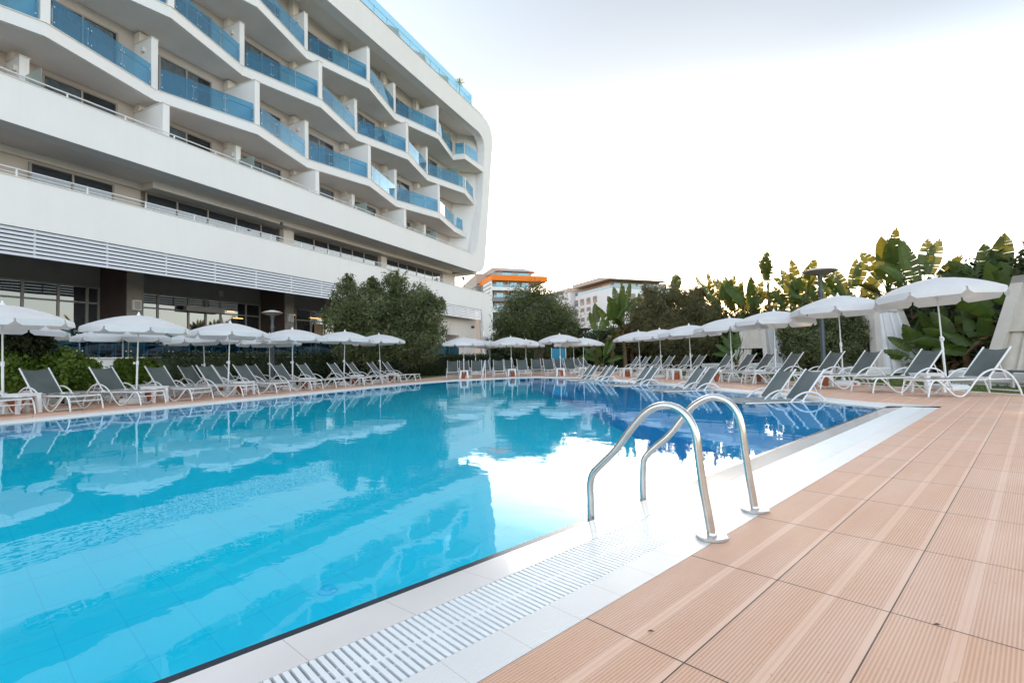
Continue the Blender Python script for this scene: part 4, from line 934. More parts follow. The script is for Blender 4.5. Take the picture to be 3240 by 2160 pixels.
# ------------------------------------------------------------------ cabanas
def cabana(p, rz, label, h=2.9, b=1.38, tp=.80, open_front=True, sc=1.):
    t = empty('cabana', p, rz, label, 'cabana', 'beige pyramid cabanas on the lawn'); t.scale = (sc, sc, sc)
    c = [(-1, -1), (1, -1), (1, 1), (-1, 1)]
    def pt(x, y, z, k=0): q = b+(tp-b)*z/h-k; return Vector((x*q, y*q, z))
    for x, y in c:
        mb = MB(); w_ = .30
        def sec(z):
            o = pt(x, y, z); return [(o.x, o.y, z), (o.x-x*w_, o.y, z), (o.x-x*w_, o.y-y*w_, z), (o.x, o.y-y*w_, z)]
        mb.hexa(sec(0), sec(h-.2)); mb.build('corner_post', CANVAS, t)
    mb = MB()
    for i in range(4):
        (x0, y0), (x1, y1) = c[i], c[(i+1) % 4]; A0, A1 = pt(x0, y0, h-.2), pt(x1, y1, h-.2); B0, B1 = pt(x0, y0, h), pt(x1, y1, h)
        ins = Vector((-(x0+x1)/2, -(y0+y1)/2, 0))*.3
        mb.hexa([A0, A1, A1+ins, A0+ins], [B0, B1, B1+ins, B0+ins])
    mb.build('top_frame', CANVAS, t)
    mb = MB(); q = pt(1, 1, h).x-.1; mb.box(-q, q, -q, q, h-.06, h-.03); mb.build('roof_cloth', CLOTHW, t)
    def cloth(i, z0, z1, u0, u1, mt, name, inset=.10, fold=.035, nf=9):
        (x0, y0), (x1, y1) = c[i], c[(i+1) % 4]; mb = MB(); n = 40; m = 6; vs = []
        for a_ in range(m+1):
            z = z0+(z1-z0)*a_/m; A0, A1 = pt(x0, y0, z, inset), pt(x1, y1, z, inset); nn = Vector(((x0+x1)/2, (y0+y1)/2, 0))
            for j in range(n+1):
                u = u0+(u1-u0)*j/n; v = A0.lerp(A1, u)+nn*(fold*math.sin(u*nf*6.28+math.sin(u*23)*1.2)*(1-.5*a_/m)); vs.append(v)
        mb.add(vs, [(a_*(n+1)+j, a_*(n+1)+j+1, (a_+1)*(n+1)+j+1, (a_+1)*(n+1)+j) for a_ in range(m) for j in range(n)]); mb.build(name, mt, t, smooth=True)
    cloth(0, 1.35, h-.2, .06, .94, CLOTH, 'rolled_curtain', .06, .012, 3); cloth(0, .05, 2.0, .05, .50, CLOTH, 'curtain', .14); cloth(1, .05, h-.2, .05, .95, CLOTHW, 'side_curtain', .05, .03, 5); cloth(3, .05, h-.2, .05, .95, CLOTH, 'side_curtain'); cloth(2, .05, h-.2, .05, .95, CLOTH, 'back_curtain')
    mb = MB(); mb.box(-1.2, 1.2, -1.1, 1.1, .02, .36); mb.build('daybed', CLOTHW, t, bevel=.05); return t
cd = [(2408, 36.5, -32, 'beige pyramid cabana with a half lowered front cloth behind the fourth right umbrella'), (2090, 52, -30, 'small distant pyramid cabana partly under the hanging tree branches'), (2762, 27.0, -40, 'pyramid cabana with a white side curtain behind the second nearest right umbrella'), (3405, 21.6, -28, 'cabana cut by the right edge of the photo')]
for i, (x, d, a, lb) in enumerate(cd):
    p = D(x, d); vd = math.atan2(p.y, p.x); cabana((p.x, p.y, -.03), vd-math.pi/2+R(a+180+ -180), lb, sc=[1., 1.03, .98, 1.08][i])
# white pads and low tables on the lawn near the cabanas
def pad(p, rz, L, w_, h, label):
    t = empty('daybed', p, rz, label, 'daybed'); mb = MB(); mb.box(-L/2, L/2, -w_/2, w_/2, .05, h); mb.build('mattress', CLOTHW, t, bevel=.05); mb = MB(); mb.box(-L/2+.05, L/2-.05, -w_/2+.05, w_/2-.05, 0, .049); mb.build('base', WPLAST, t)
p = D(3205, 18.4); pad((p.x, p.y, -.03), R(-35), 2.4, 1.2, .38, 'white padded daybed on the lawn at the right edge of the photo')
p = D(2700, 24); pad((p.x, p.y, -.03), R(-35), 2.2, 1.2, .35, 'white daybed on the lawn behind the lamp post')
p = D(2270, 37); pad((p.x, p.y, -.03), R(-35), 2.2, 1.2, .4, 'white daybed left of the middle cabana')
p = D(2405, 33.5); pad((p.x, p.y, -.03), R(-35), 2.4, 1.2, .42, 'white daybed in front of the middle cabana')
def lowtable(p, rz, label):
    t = empty('low_table', p, rz, label, 'low table'); mb = MB(); mb.box(-.6, .6, -.35, .35, .40, .43); mb.build('table_top', LAMPM, t)
    for x in (-.55, .55):
        for y in (-.3, .3): mb = MB(); mb.box(x-.025, x+.025, y-.025, y+.025, 0, .399); mb.build('leg', WPAINT, t)
p = D(3240, 16.6); lowtable((p.x, p.y, -.03), R(-40), 'grey low table with white legs on the lawn at the right edge')
p = D(2655, 22.5); lowtable((p.x, p.y, -.03), R(-40), 'low table on the lawn behind the second nearest right umbrella')
# blue board by the big olive tree
p = D(1768, 36.5); t = empty('blue_board', (p.x, p.y, -.03), math.atan2(p.y, p.x)+math.pi/2, 'plain blue fabric board standing under the round olive tree', 'board'); mb = MB(); mb.box(-.5, .5, -.02, .02, .6, 1.72); mb.build('panel', BLUEB, t)
mb = MB(); mb.box(-.54, -.501, -.03, .03, 0, 1.78); mb.box(.501, .54, -.03, .03, 0, 1.78); mb.box(-.5, .5, -.025, .025, .55, .599); mb.build('frame', WPAINT, t)
# two dry leaves on the deck
for x, y, lb in ((2965, 1977, 'small dry brown leaf on a deck joint near the right edge'), (2059, 1998, 'tiny dry leaf on the deck tiles in the foreground')):
    p = G(x, y); mb = MB(); mb.add([(-.012, 0, .002), (0, -.004, .005), (.014, .001, .002), (.001, .005, .006)], [(0, 1, 2, 3)]); tag(mb.build('dry_leaf', mat('dry_leaf', (.12, .05, .02), .8), loc=p, rot=(0, 0, .6)), lb, 'leaf')
# a bird over the far hotel
bp_ = Vector((0, 0, HC))+ray(1678, 819)*60; mb = MB(); mb.add([(-.28, 0, .06), (-.05, -.08, 0), (-.05, .08, 0), (.05, -.08, 0), (.05, .08, 0), (.28, 0, .08), (0, -.22, 0), (0, .2, .01), (0, 0, -.05)], [(0, 1, 2), (5, 4, 3), (1, 6, 3), (2, 4, 7), (1, 3, 8), (3, 4, 8), (4, 2, 8), (2, 1, 8)]); tag(mb.build('bird', LAMPM, loc=bp_, rot=(.3, .2, .5)), 'tiny dark bird flying in the pale sky above the far hotel', 'bird')
#PART5
# ================================================================== vegetation
def leafcloud(pts, nrm, size, asp=.45, jitter=.9, rg=rng):
    """numpy: a leaf-sized quad (folded diamond) at every point"""
    n = len(pts); d = nrm+rg.normal(0, jitter, (n, 3)); d /= np.linalg.norm(d, axis=1)[:, None]
    t = rg.normal(0, 1, (n, 3)); t -= d*(t*d).sum(1)[:, None]; t /= np.linalg.norm(t, axis=1)[:, None]; b = np.cross(d, t)
    s = (size*rg.uniform(.6, 1.35, n))[:, None]
    v = np.stack([pts-t*s*.5, pts+b*s*asp*.5, pts+t*s*.5, pts-b*s*asp*.5], 1).reshape(-1, 3)
    return v, np.arange(4*n).reshape(-1, 4)
def npmesh(name, v, f, material, parent=None, loc=None):
    me = bpy.data.meshes.new(name); me.vertices.add(len(v)); me.vertices.foreach_set('co', np.asarray(v, np.float32).ravel())
    nf = len(f); me.loops.add(nf*4); me.loops.foreach_set('vertex_index', np.asarray(f, np.int32).ravel()); me.polygons.add(nf)
    me.polygons.foreach_set('loop_start', np.arange(0, nf*4, 4, dtype=np.int32)); me.polygons.foreach_set('loop_total', np.full(nf, 4, np.int32))
    me.update(calc_edges=True); me.materials.append(material); o = bpy.data.objects.new(name, me); COL.objects.link(o)
    if parent is not None: o.parent = parent
    if loc is not None: o.location = loc
    return o
def lobes_cloud(lobes, n, size, rg, shell=.38, asp=.4, clump=.0, core=.50):
    vol = np.array([l[3]*l[4]*l[5] for l in lobes])**.67; cnt = (n*vol/vol.sum()).astype(int); P, Nn = [], []; L = np.array(lobes)
    for l, c in zip(lobes, cnt):
        # clumps on the lobe's surface, leaves round each clump
        nc = max(12, c//34); d = rg.normal(0, 1, (nc, 3)); d /= np.linalg.norm(d, axis=1)[:, None]
        rr = 1-rg.uniform(0, 1, nc)**1.5*shell; rr *= 1+rg.normal(0, .07, nc); rad = np.array(l[3:6]); cen = np.array(l[:3])
        cc = cen+d*rad*rr[:, None]; k = rg.integers(0, nc, c); cs = min(rad)*.17
        p = cc[k]+rg.normal(0, 1, (c, 3))*cs*np.array([1, 1, 1.15]); P.append(p); Nn.append(d[k]+np.array([0, 0, .25]))
    P = np.concatenate(P); Nn = np.concatenate(Nn)
    keep = np.ones(len(P), bool)
    for l in L:
        q = (((P-l[:3])/l[3:6])**2).sum(1); keep &= q > (1-shell)**2*.55
    P, Nn = P[keep], Nn[keep]; v, f = leafcloud(P, Nn, size, asp, .8, rg)
    # dark inner mass so the crown is not see-through everywhere
    for l in lobes:
        m, k = 9, 12; o = len(v); vs = []
        for i in range(m+1):
            for j in range(k):
                th = math.pi*i/m; ph = 2*math.pi*j/k; dd = Vector((math.sin(th)*math.cos(ph), math.sin(th)*math.sin(ph), math.cos(th)))
                r_ = core*(.86+.3*noise.noise(dd*2.3+Vector(l[:3]))); vs.append((l[0]+dd.x*l[3]*r_, l[1]+dd.y*l[4]*r_, l[2]+dd.z*l[5]*r_))
        v = np.concatenate([v, np.array(vs)]); f = np.concatenate([f, np.array([(o+i*k+j, o+i*k+(j+1) % k, o+(i+1)*k+(j+1) % k, o+(i+1)*k+j) for i in range(m) for j in range(k)])])
    return v, f
def tree(name, p, lobes, n, size, label, cat, mt, trunks, grp=None, seed=1, **kw):
    rg = np.random.default_rng(seed); t = empty(name, p, 0, label, cat, grp); v, f = lobes_cloud(lobes, n, size, rg, **kw); npmesh('crown', v, f, mt, t)
    mb = MB()
    for pts, r0, r1 in trunks:
        c = crom(pts, 4); mb.tube([tuple(q) for q in c], [r0+(r1-r0)*i/(len(c)-1) for i in range(len(c))], 9)
    if trunks: mb.build('trunk', BARK, t, smooth=True)
    return t
def view_lobes(x, dist, items, yaw=None):
    """crown lobes given as (px, py, radius px); placed round the tree's own base, with real depth"""
    b = D(x, dist); rx = Vector((b.y, -b.x, 0)).normalized(); fw = Vector((b.x, b.y, 0)).normalized(); out = []; rr = random.Random(int(x))
    for it in items:
        px, py, rp = it[:3]; dep = it[3] if len(it) > 3 else rr.uniform(-.6, .6)
        a = D(px, dist/ max(.3, (D(px, 1).normalized().dot(fw)))); z = Zat(px, py, math.hypot(a.x, a.y)); lat = (a-b).dot(rx)
        k = math.hypot(a.x, a.y)/FPX*math.cos(math.atan((px-PW/2)/FPX)); rad = rp*k; c = rx*lat+fw*dep*rad; out.append((c.x, c.y, z, rad, rad, rad*(it[4] if len(it) > 4 else 1.)))
    return b, out
# olive in front of the hotel (several pointed heads)
b, L = view_lobes(1200, 27, [(1105, 905, 30), (1100, 960, 52), (1075, 1015, 48), (1120, 1060, 62), (1180, 920, 34), (1185, 985, 60), (1255, 905, 40), (1265, 960, 58), (1300, 1010, 62), (1240, 1060, 66), (1330, 945, 42), (1360, 985, 45), (1375, 1050, 40), (1345, 1085, 50), (1180, 1095, 58), (1105, 885, 14, 0, 1.8), (1252, 880, 16, 0, 1.6), (1178, 897, 14, 0, 1.6), (1100, 1110, 40), (1290, 1105, 45), (1388, 960, 22)])
tree('olive_tree', b, L, 52000, .17, 'dark green olive tree with several pointed heads in front of the hotel', 'tree', OLIVE, [([(0, 0, 0), (.05, .1, .8), (-.3, .2, 1.6), (-.9, .1, 2.6)], .17, .06), ([(.1, 0, 0), (.2, .05, .9), (.5, -.1, 1.8), (1.1, 0, 2.8)], .14, .05), ([(0, .15, 0), (0, .2, 1.2), (.1, .2, 2.6)], .12, .05)], seed=3, asp=.32)
b, L = view_lobes(1700, 42, [(1700, 945, 48), (1650, 965, 52), (1750, 965, 50), (1615, 1010, 48), (1690, 1010, 70), (1760, 1020, 62), (1800, 1020, 46), (1640, 1060, 58), (1720, 1065, 62), (1795, 1070, 44), (1600, 1050, 36), (1585, 1030, 26), (1825, 1045, 24), (1700, 1100, 50), (1765, 1095, 42), (1780, 1125, 26)])
tree('olive_tree', b, L, 52000, .20, 'large round olive tree beyond the far umbrellas, below the far hotels', 'tree', OLIVE, [([(0, 0, 0), (.05, 0, 1.), (-.5, .1, 2.4)], .55, .25), ([(.2, 0, 0), (.4, .05, 1.2), (1.0, 0, 2.6)], .45, .2)], seed=4, asp=.32)
b, L = view_lobes(2140, 40, [(2140, 935, 40), (2080, 960, 44), (2195, 950, 42), (2030, 1000, 44), (2100, 1010, 60), (2180, 1010, 60), (2240, 1000, 46), (2265, 1040, 36), (2045, 1060, 52), (2130, 1070, 62), (2215, 1075, 56), (2010, 1050, 30), (2095, 1100, 44), (2170, 1105, 44), (2060, 920, 24), (2215, 925, 24), (2270, 985, 24), (2050, 1090, 26)])
tree('olive_tree', b, L, 60000, .19, 'brownish backlit olive tree under the low sun, left of the tall banana plants', 'tree', OLIVE2, [([(0, 0, 0), (.1, 0, 1.), (-.4, .1, 2.4)], .3, .15), ([(.2, 0, 0), (.4, .05, 1.2), (.9, 0, 2.4)], .25, .12)], seed=5, shell=.40, core=.60, asp=.32)
b, L = view_lobes(2610, 25.3, [(2585, 1035, 44), (2640, 1030, 46), (2690, 1050, 42), (2540, 1060, 46), (2600, 1090, 58), (2670, 1095, 50), (2545, 1115, 40), (2505, 1090, 34), (2500, 1050, 28), (2560, 1000, 26), (2690, 1110, 30), (2640, 1130, 34), (2690, 960, 16, 0, 1.7), (2560, 965, 16, 0, 1.8), (2535, 1000, 30), (2700, 1000, 26), (2712, 1068, 32), (2700, 1118, 32), (2718, 1030, 24)])
tree('olive_tree', b, L, 36000, .14, 'low round olive tree behind the lamp post on the right lawn', 'tree', OLIVE, [([(0, 0, 0), (.1, 0, .8), (-.3, .1, 1.4)], .16, .09)], seed=6, asp=.32)
b, L = view_lobes(65, 17.2, [(20, 1090, 34), (75, 1080, 36), (125, 1090, 34), (60, 1065, 26), (100, 1110, 26)])
tree('small_tree', b, L, 6000, .13, 'small dark tree behind the umbrellas at the left edge of the photo', 'tree', HEDGEM, [([(0, 0, 0), (.02, .02, .7), (-.05, 0, 1.4)], .12, .08)], seed=8)
# shrubs
for x, d, its, n, lb, sd in ((200, 17.6, [(150, 1170, 46), (205, 1160, 50), (255, 1175, 46), (190, 1195, 46), (240, 1200, 40), (130, 1195, 36), (285, 1160, 16)], 11000, 'bright green rounded shrub behind the second and third left loungers', 11), (35, 17.0, [(10, 1160, 40), (50, 1150, 36), (40, 1190, 44), (75, 1165, 24)], 7000, 'green shrub behind the umbrella poles at the left edge', 12), (430, 19.0, [(395, 1170, 32), (440, 1165, 32), (480, 1172, 26), (420, 1190, 32), (460, 1195, 28)], 7000, 'smaller yellow green shrub in front of the white plinth', 13)):
    b, L = view_lobes(x, d, its); tree('shrub', b, L, n, .11, lb, 'shrub', PITT, [([(0, 0, -.03), (0, 0, .5)], .04, .03)], seed=sd, asp=.6, shell=.3, core=.78)
# hedges: leaves over a long box
def hedge(name, pts, hts, width, n, size, label, mt, seed, grp=None, ragged=.08):
    rg = np.random.default_rng(seed); P = []; N_ = []; pts = [Vector((*p, 0)) for p in pts]; Ls = [(pts[i+1]-pts[i]).length for i in range(len(pts)-1)]; tot = sum(Ls); mb = MB()
    for i, L in enumerate(Ls):
        a, b = pts[i], pts[i+1]; d = (b-a).normalized(); q = Vector((-d.y, d.x, 0)); c = int(n*L/tot)
        u = rg.uniform(0, 1, c); side = rg.uniform(0, 1, c); z = rg.uniform(0, 1, c); h = hts[i]+(hts[i+1]-hts[i])*u; w_ = np.full(c, width/2)
        top = side < .3; sg = np.where(rg.uniform(0, 1, c) < .5, 1, -1); off = np.where(top, rg.uniform(-1, 1, c)*w_, sg*w_); zz = np.where(top, h, z*h)
        x = a.x+(b.x-a.x)*u+q.x*off+rg.normal(0, ragged, c); y = a.y+(b.y-a.y)*u+q.y*off+rg.normal(0, ragged, c); zz = zz+rg.normal(0, ragged, c)
        P.append(np.stack([x, y, zz], 1)); nn = np.stack([np.where(top, 0, q.x*sg), np.where(top, 0, q.y*sg), np.where(top, 1., .2)], 1); N_.append(nn)
        qq = q*(width/2*.86); mb.hexa([a-qq, b-qq, b+qq, a+qq], [(a-qq)[:2]+(hts[i]*.93,), (b-qq)[:2]+(hts[i+1]*.93,), (b+qq)[:2]+(hts[i+1]*.93,), (a+qq)[:2]+(hts[i]*.93,)])
    P = np.concatenate(P); N_ = np.concatenate(N_); v, f = leafcloud(P, N_, size, .55, .7, rg)
    o = len(v); v = np.concatenate([v, np.array(mb.v)]); f = np.concatenate([f, np.array(mb.f)+o]); return tag(npmesh(name, v, f, mt), label, 'hedge', grp)
def hpt(x, off):
    lo, hi = -60., 20.
    for _ in range(50):
        m = (lo+hi)/2
        if proj(hw(m, off, 1))[0] < x: lo = m
        else: hi = m
    return tuple(hw(m, off)[:2])
hedge('hedge', [hpt(495, 3.2), hpt(800, 3.6), hpt(1150, 4.2), hpt(1460, 4.8), hpt(1575, 5.2)], [1.38, 1.38, 1.36, 1.3, 1.3], 1.1, 26000, .11, 'long clipped dark hedge between the left loungers and the hotel', HEDGEM, 21)
hp = [tuple(D(x, d)[:2]) for x, d in ((1560, 52), (1850, 50), (2000, 46), (2300, 42), (2560, 37), (2820, 33), (3020, 29), (3260, 26.5), (3600, 25))]
hedge('tall_hedge', hp, [3.0, 3.0, 3.4, 3.7, 3.2, 2.8, 3.7, 3.9, 3.9], 2.4, 60000, .24, 'tall dark screen of bushes closing the garden behind the trees', HEDGEM, 22, ragged=.3)
# ------------------------------------------------------------------ giant bananas (bird of paradise trees)
def blade(mb, base, direc, up, L, W, droop, torn, rr, fold=.35):
    """a torn leaf: a midrib and cross strips split by tears"""
    d = direc.normalized(); side = d.cross(up).normalized(); nrm = side.cross(d).normalized(); m = 16; rib = []
    for i in range(m+1):
        u = i/m; rib.append(base+d*L*u-Vector((0, 0, 1))*droop*L*u*u)
    for sg in (-1, 1):
        i = 0
        while i < m:
            k = 1 if rr.random() < torn else rr.randint(2, 4); k = min(k, m-i)
            if rr.random() > .04*torn*3:
                dr = rr.uniform(0, .35)*torn; a, b = i/m, (i+k)/m
                def wd(u): return W*.5*max(.03, math.sin(math.pi*min(1, (u*.93+.07))**.8))**.6
                gap = .012*torn*3
                p0, p1 = rib[i], rib[i+k]; w0, w1 = wd(a+gap), wd(b-gap); dv = (p1-p0)
                e0 = p0+side*sg*w0+nrm*(w0*fold)-Vector((0, 0, 1))*dr*w0+d*w0*.25+dv*gap*2; e1 = p1+side*sg*w1+nrm*(w1*fold)-Vector((0, 0, 1))*dr*w1+d*w1*.25-dv*gap*2
                if i+k == m: e1 = p1+d*.02*L
                mm0 = p0.lerp(e0, .55)-nrm*w0*.05; mm1 = p1.lerp(e1, .55)-nrm*w1*.05
                mb.add([p0, p1, mm1, e1, e0, mm0], [(0, 1, 2, 5), (5, 2, 3, 4)])
            i += k
def banana(x, dist, ytop, label, seed, nl=9, L=1.9, W=.62, spread=.55, lean=0., torn=.5, fan=None, tall=1., low=True, name='banana_plant', grp='banana plants along the garden edge', trunk=True, skirt=6, tier=7):
    rr = random.Random(seed); b = D(x, dist); b.z = -.03; H_ = Zat(x, ytop, dist); t = empty(name, b, 0, label, 'banana plant', grp); tr = max(.4, (H_-L*1.25)*tall)
    top = Vector((lean, 0, tr)); 
    if trunk:
        mb = MB(); pts = crom([(0, 0, 0), (lean*.3, .03, tr*.4), (lean*.7, -.02, tr*.75), tuple(top)], 4); mb.tube([tuple(q) for q in pts], [.17-.07*i/(len(pts)-1) for i in range(len(pts))], 8); mb.build('trunk', PBARK, t)
    fa = fan if fan is not None else rr.uniform(0, math.pi); fd = Vector((math.cos(fa), math.sin(fa), 0)); fo = Vector((-fd.y, fd.x, 0))
    lf = MB(); st = MB()
    for i in range(nl):
        u = (i+.5)/nl*2-1; ang = u*spread*1.35+rr.uniform(-.1, .1); d = (Vector((0, 0, 1))*math.cos(ang)+fd*math.sin(ang)+fo*rr.uniform(-.3, .3)).normalized()
        pl = L*rr.uniform(.35, .6)*(1-.25*abs(u)); p1 = top+d*pl; st.tube([tuple(top-Vector((0, 0, .25))), tuple(top+d*pl*.5), tuple(p1)], [.045, .03, .022], 5, cap=False)
        ll = L*rr.uniform(.72, 1.0); k = (H_-.0-p1.z)/max(.2, d.z); ll = min(ll, k*1.03) if abs(u) < .3 else ll
        blade(lf, p1, (d+fd*rr.uniform(-.1, .1)), fo*(1 if rr.random() < .5 else -1)+Vector((0, 0, .2)), max(.6, ll), W*rr.uniform(.8, 1.15), rr.uniform(.0, .12)+.28*abs(u)**2, torn, rr, rr.uniform(.05, .45))
    for i in range(tier):
        a = rr.uniform(0, 6.28); d = Vector((math.cos(a)*.9, math.sin(a)*.9, rr.uniform(.15, .8))).normalized(); b0 = top-Vector((0, 0, rr.uniform(.1, .9))); pl = L*rr.uniform(.2, .35); p1 = b0+d*pl
        st.tube([tuple(b0), tuple(b0+d*pl*.5), tuple(p1)], [.04, .03, .02], 5, cap=False); blade(lf, p1, d, Vector((0, 0, 1)), L*rr.uniform(.5, .75), W*rr.uniform(.7, 1.), rr.uniform(.25, .6), min(1., torn+.25), rr, rr.uniform(-.1, .4))
    lf.build('leaves', BANANA, t); st.build('leaf_stalks', BANANA, t, smooth=True)
    if skirt:
        mb = MB()
        for i in range(skirt):
            a = rr.uniform(0, 6.28); d = Vector((math.cos(a), math.sin(a), rr.uniform(-.5, .5))).normalized(); blade(mb, top+d*.15-Vector((0, 0, rr.uniform(0, .5))), d, Vector((0, 0, 1)), L*rr.uniform(.4, .7), W*.7, rr.uniform(.2, .6), .95, rr, .2)
        mb.build('dry_leaves', BANDRY, t)
    return t
BN = [  # x, dist, top y, leaves, L, W, spread, torn, words
    (1885, 38, 952, 3, 2.3, .62, .30, .15, 'banana plant with two upright paddle leaves right of the round olive tree'), (1935, 38.5, 938, 5, 2.3, .52, .4, .4, 'banana plant with pointed leaves in front of the white far hotel'), (1978, 39, 893, 6, 2.6, .56, .38, .4, 'taller banana plant in front of the right part of the white far hotel'),
    (2155, 44, 862, 3, 1.7, .75, .10, .1, 'single upright banana leaf rising above the brownish olive tree'), (2255, 41, 858, 6, 2.5, .42, .62, .5, 'banana plant with a wide fan of pointed leaves, first right of the brownish olive'), (2303, 40, 872, 7, 2.4, .62, .40, .4, 'dense upright banana plant beside the wide fan'), (2372, 39.5, 868, 6, 2.3, .68, .55, .5, 'banana plant with drooping torn fronds left of the tall slender one'),
    (2450, 40, 784, 6, 2.5, .55, .12, .75, 'tall slender banana plant with a narrow feathery head'), (2500, 37, 878, 6, 2.2, .6, .5, .4, 'bushy banana plant right of the tall slender one'), (2552, 36, 815, 6, 2.3, .6, .42, .3, 'banana plant just left of the dark lamp head'), (2682, 34.5, 812, 7, 2.4, .62, .62, .4, 'wide banana plant just right of the dark lamp head'),
    (2828, 31, 738, 8, 2.3, .62, .24, .45, 'tall banana plant with a columnar torn crown above the cabana'), (2950, 29.5, 745, 7, 2.3, .6, .72, .5, 'banana plant with arching side fronds left of the biggest one'), (3118, 26, 738, 6, 2.4, .72, .62, .15, 'biggest banana plant with broad upright paddles near the right edge'), (3215, 25, 815, 7, 2.0, .6, .8, .5, 'dense banana plant at the right edge of the photo'),
    (2222, 42, 915, 6, 2.2, .5, .5, .5, 'shorter banana plant against the right side of the brownish olive'), (2338, 42, 895, 7, 2.3, .6, .5, .5, 'banana plant between the dense upright one and the drooping one'), (2412, 41, 935, 7, 2.1, .6, .7, .6, 'shorter banana plant just left of the tall slender trunk'),
    (2630, 36, 868, 7, 2.2, .6, .6, .5, 'banana plant seen just right of the dark lamp post'), (2752, 33, 905, 7, 2.0, .6, .7, .6, 'lower banana plant left of the columnar torn crown'), (2040, 47, 925, 6, 2.1, .55, .5, .5, 'banana plant peeping over the left shoulder of the brownish olive')]
for i, (x, d, yt, nl, L, W, sp_, torn, lb) in enumerate(BN):
    vd = D(x, 1); fan = math.atan2(-vd.x, vd.y)+random.uniform(-.35, .35); banana(x, d, yt, lb, 40+i, nl, L, W, sp_, torn=torn, fan=fan, lean=random.uniform(-.3, .3), skirt=8 if d < 40 else 5, tier=5 if x != 2828 else 8)
LOW = [(1905, 36, 1060, 'low banana plant under the two paddle plant'), (2060, 45, 1010, 'low banana plant behind the brownish olive, left side'), (2000, 42, 1000, 'low banana plant at the foot of the taller one before the white hotel'), (2330, 36, 1040, 'low banana plant behind the fourth right umbrella'), (2420, 38, 985, 'low banana plant at the foot of the tall slender one'), (2760, 30, 935, 'low banana plant behind the top of the right cabana'), (2900, 27.5, 985, 'low banana plant with yellowish leaves right of the cabana'), (2935, 26, 1035, 'lowest banana plant just right of the cabana curtain'), (2990, 27, 940, 'low banana plant behind the pole of the nearest umbrella'), (3060, 25.5, 935, 'low banana plant left of the edge cabana'), (3040, 28, 860, 'mid height banana plant left of the biggest one'), (3130, 25, 960, 'low banana plant between the biggest one and the edge cabana'), (3170, 27, 880, 'mid height banana plant behind the dense one at the right edge')]
for i, (x, d, yt, lb) in enumerate(LOW):
    vd = D(x, 1); banana(x, d, yt, lb, 80+i, 8, 1.5, .42, .9, torn=.4, tier=3, fan=math.atan2(-vd.x, vd.y)+random.uniform(-.6, .6), tall=.8, skirt=5, grp='low banana plants under the tall ones')
#PART6
# ================================================================== far hotels
def frame_at(px, dist, yaw_px):
    """base point and unit directions of a far facade that vanishes at column yaw_px"""
    b = D(px, dist); r = ray(yaw_px, 1138); u = Vector((r.x, r.y, 0)).normalized(); return b, u
def along(b, u, px):
    r = ray(px, 1138); d = Vector((r.x, r.y, 0)); det = u.x*(-d.y)+d.x*u.y; t = ((-b.x)*(-d.y)+d.x*(-b.y))/det; return t
def far_building(name, b, u, label):
    return empty(name, b, math.atan2(u.y, u.x), label, 'building')
# --- hotel with the orange band: local x = right face, local y = back along the left face
b, u = frame_at(1563, 140, 6300); T = far_building('apartment_hotel', b, u, 'far beige hotel with a bright orange band and blue balcony glass')
def zz(py, d=140): return Zat(1563, py, d)
LX = along(b, u, 1737); ztop = zz(851); zo0, zo1 = zz(886), zz(869); LY = 34
left = Vector((-u.y, u.x, 0)); 
def ub(mb, x0, x1, y0, y1, z0, z1): mb.box(x0, x1, y0, y1, z0, z1)
mb = MB(); mb.box(.8, LX-5, 1.6, 26, -.03, zo0+.4); mb.box(3.0, LX-3.5, 3.5, 22, zo0+.4, ztop); mb.build('wall', FARB, T)
mb = MB(); mb.box(-.3, LX, -.3, 16, zo0, zo1); mb.build('orange_band', ORANGE, T)
mb = MB(); mb.box(-.2, .1, .5, 9.4, -.03, zo0-.01); mb.build('striped_wall', FARW, T)
mb = MB()
for k in range(9): mb.box(-.24, -.201, .6+.4*k % 1.2, 9.3, zo0-1.2-k*1.1, zo0-.75-k*1.1)
mb.build('stripe', FARS, T)
mb = MB(); mb.box(-.2, 3.0, 9.5, 12.5, -.03, zo0-.01); mb.build('glass_stair', FARG, T)
mb = MB(); mb.box(-.6, 8, 12.6, 40, -.03, zo0-2.0); mb.build('rear_wing', FARB, T)
mb = MB(); mb.box(-1.2, 0, 12.6, 22, zo0-1.6, zo0+1.0); mb.build('corner_balcony', FARG, T)
mb = MB(); mb.hexa([(-1.4, 12.6, zo0+.2), (8, 12.6, zo0+.2), (8, 60, zo0-.2), (-1.4, 60, zo0-.2)], [(-1.4, 12.6, zo0+4.0), (8, 12.6, zo0+4.0), (8, 60, zo0+1.2), (-1.4, 60, zo0+1.2)]); mb.build('sloping_roof_wing', FARS, T)
mb = MB(); mb.hexa([(1.8, 2.0, ztop), (LX-2.2, 2.0, ztop), (LX-2.2, 24, ztop), (1.8, 24, ztop)], [(1.8, 6.0, ztop+1.6), (LX-5, 6.0, ztop+1.6), (LX-5, 22, ztop+1.6), (1.8, 22, ztop+1.6)]); mb.build('roof', FARS, T)
fh = 3.15
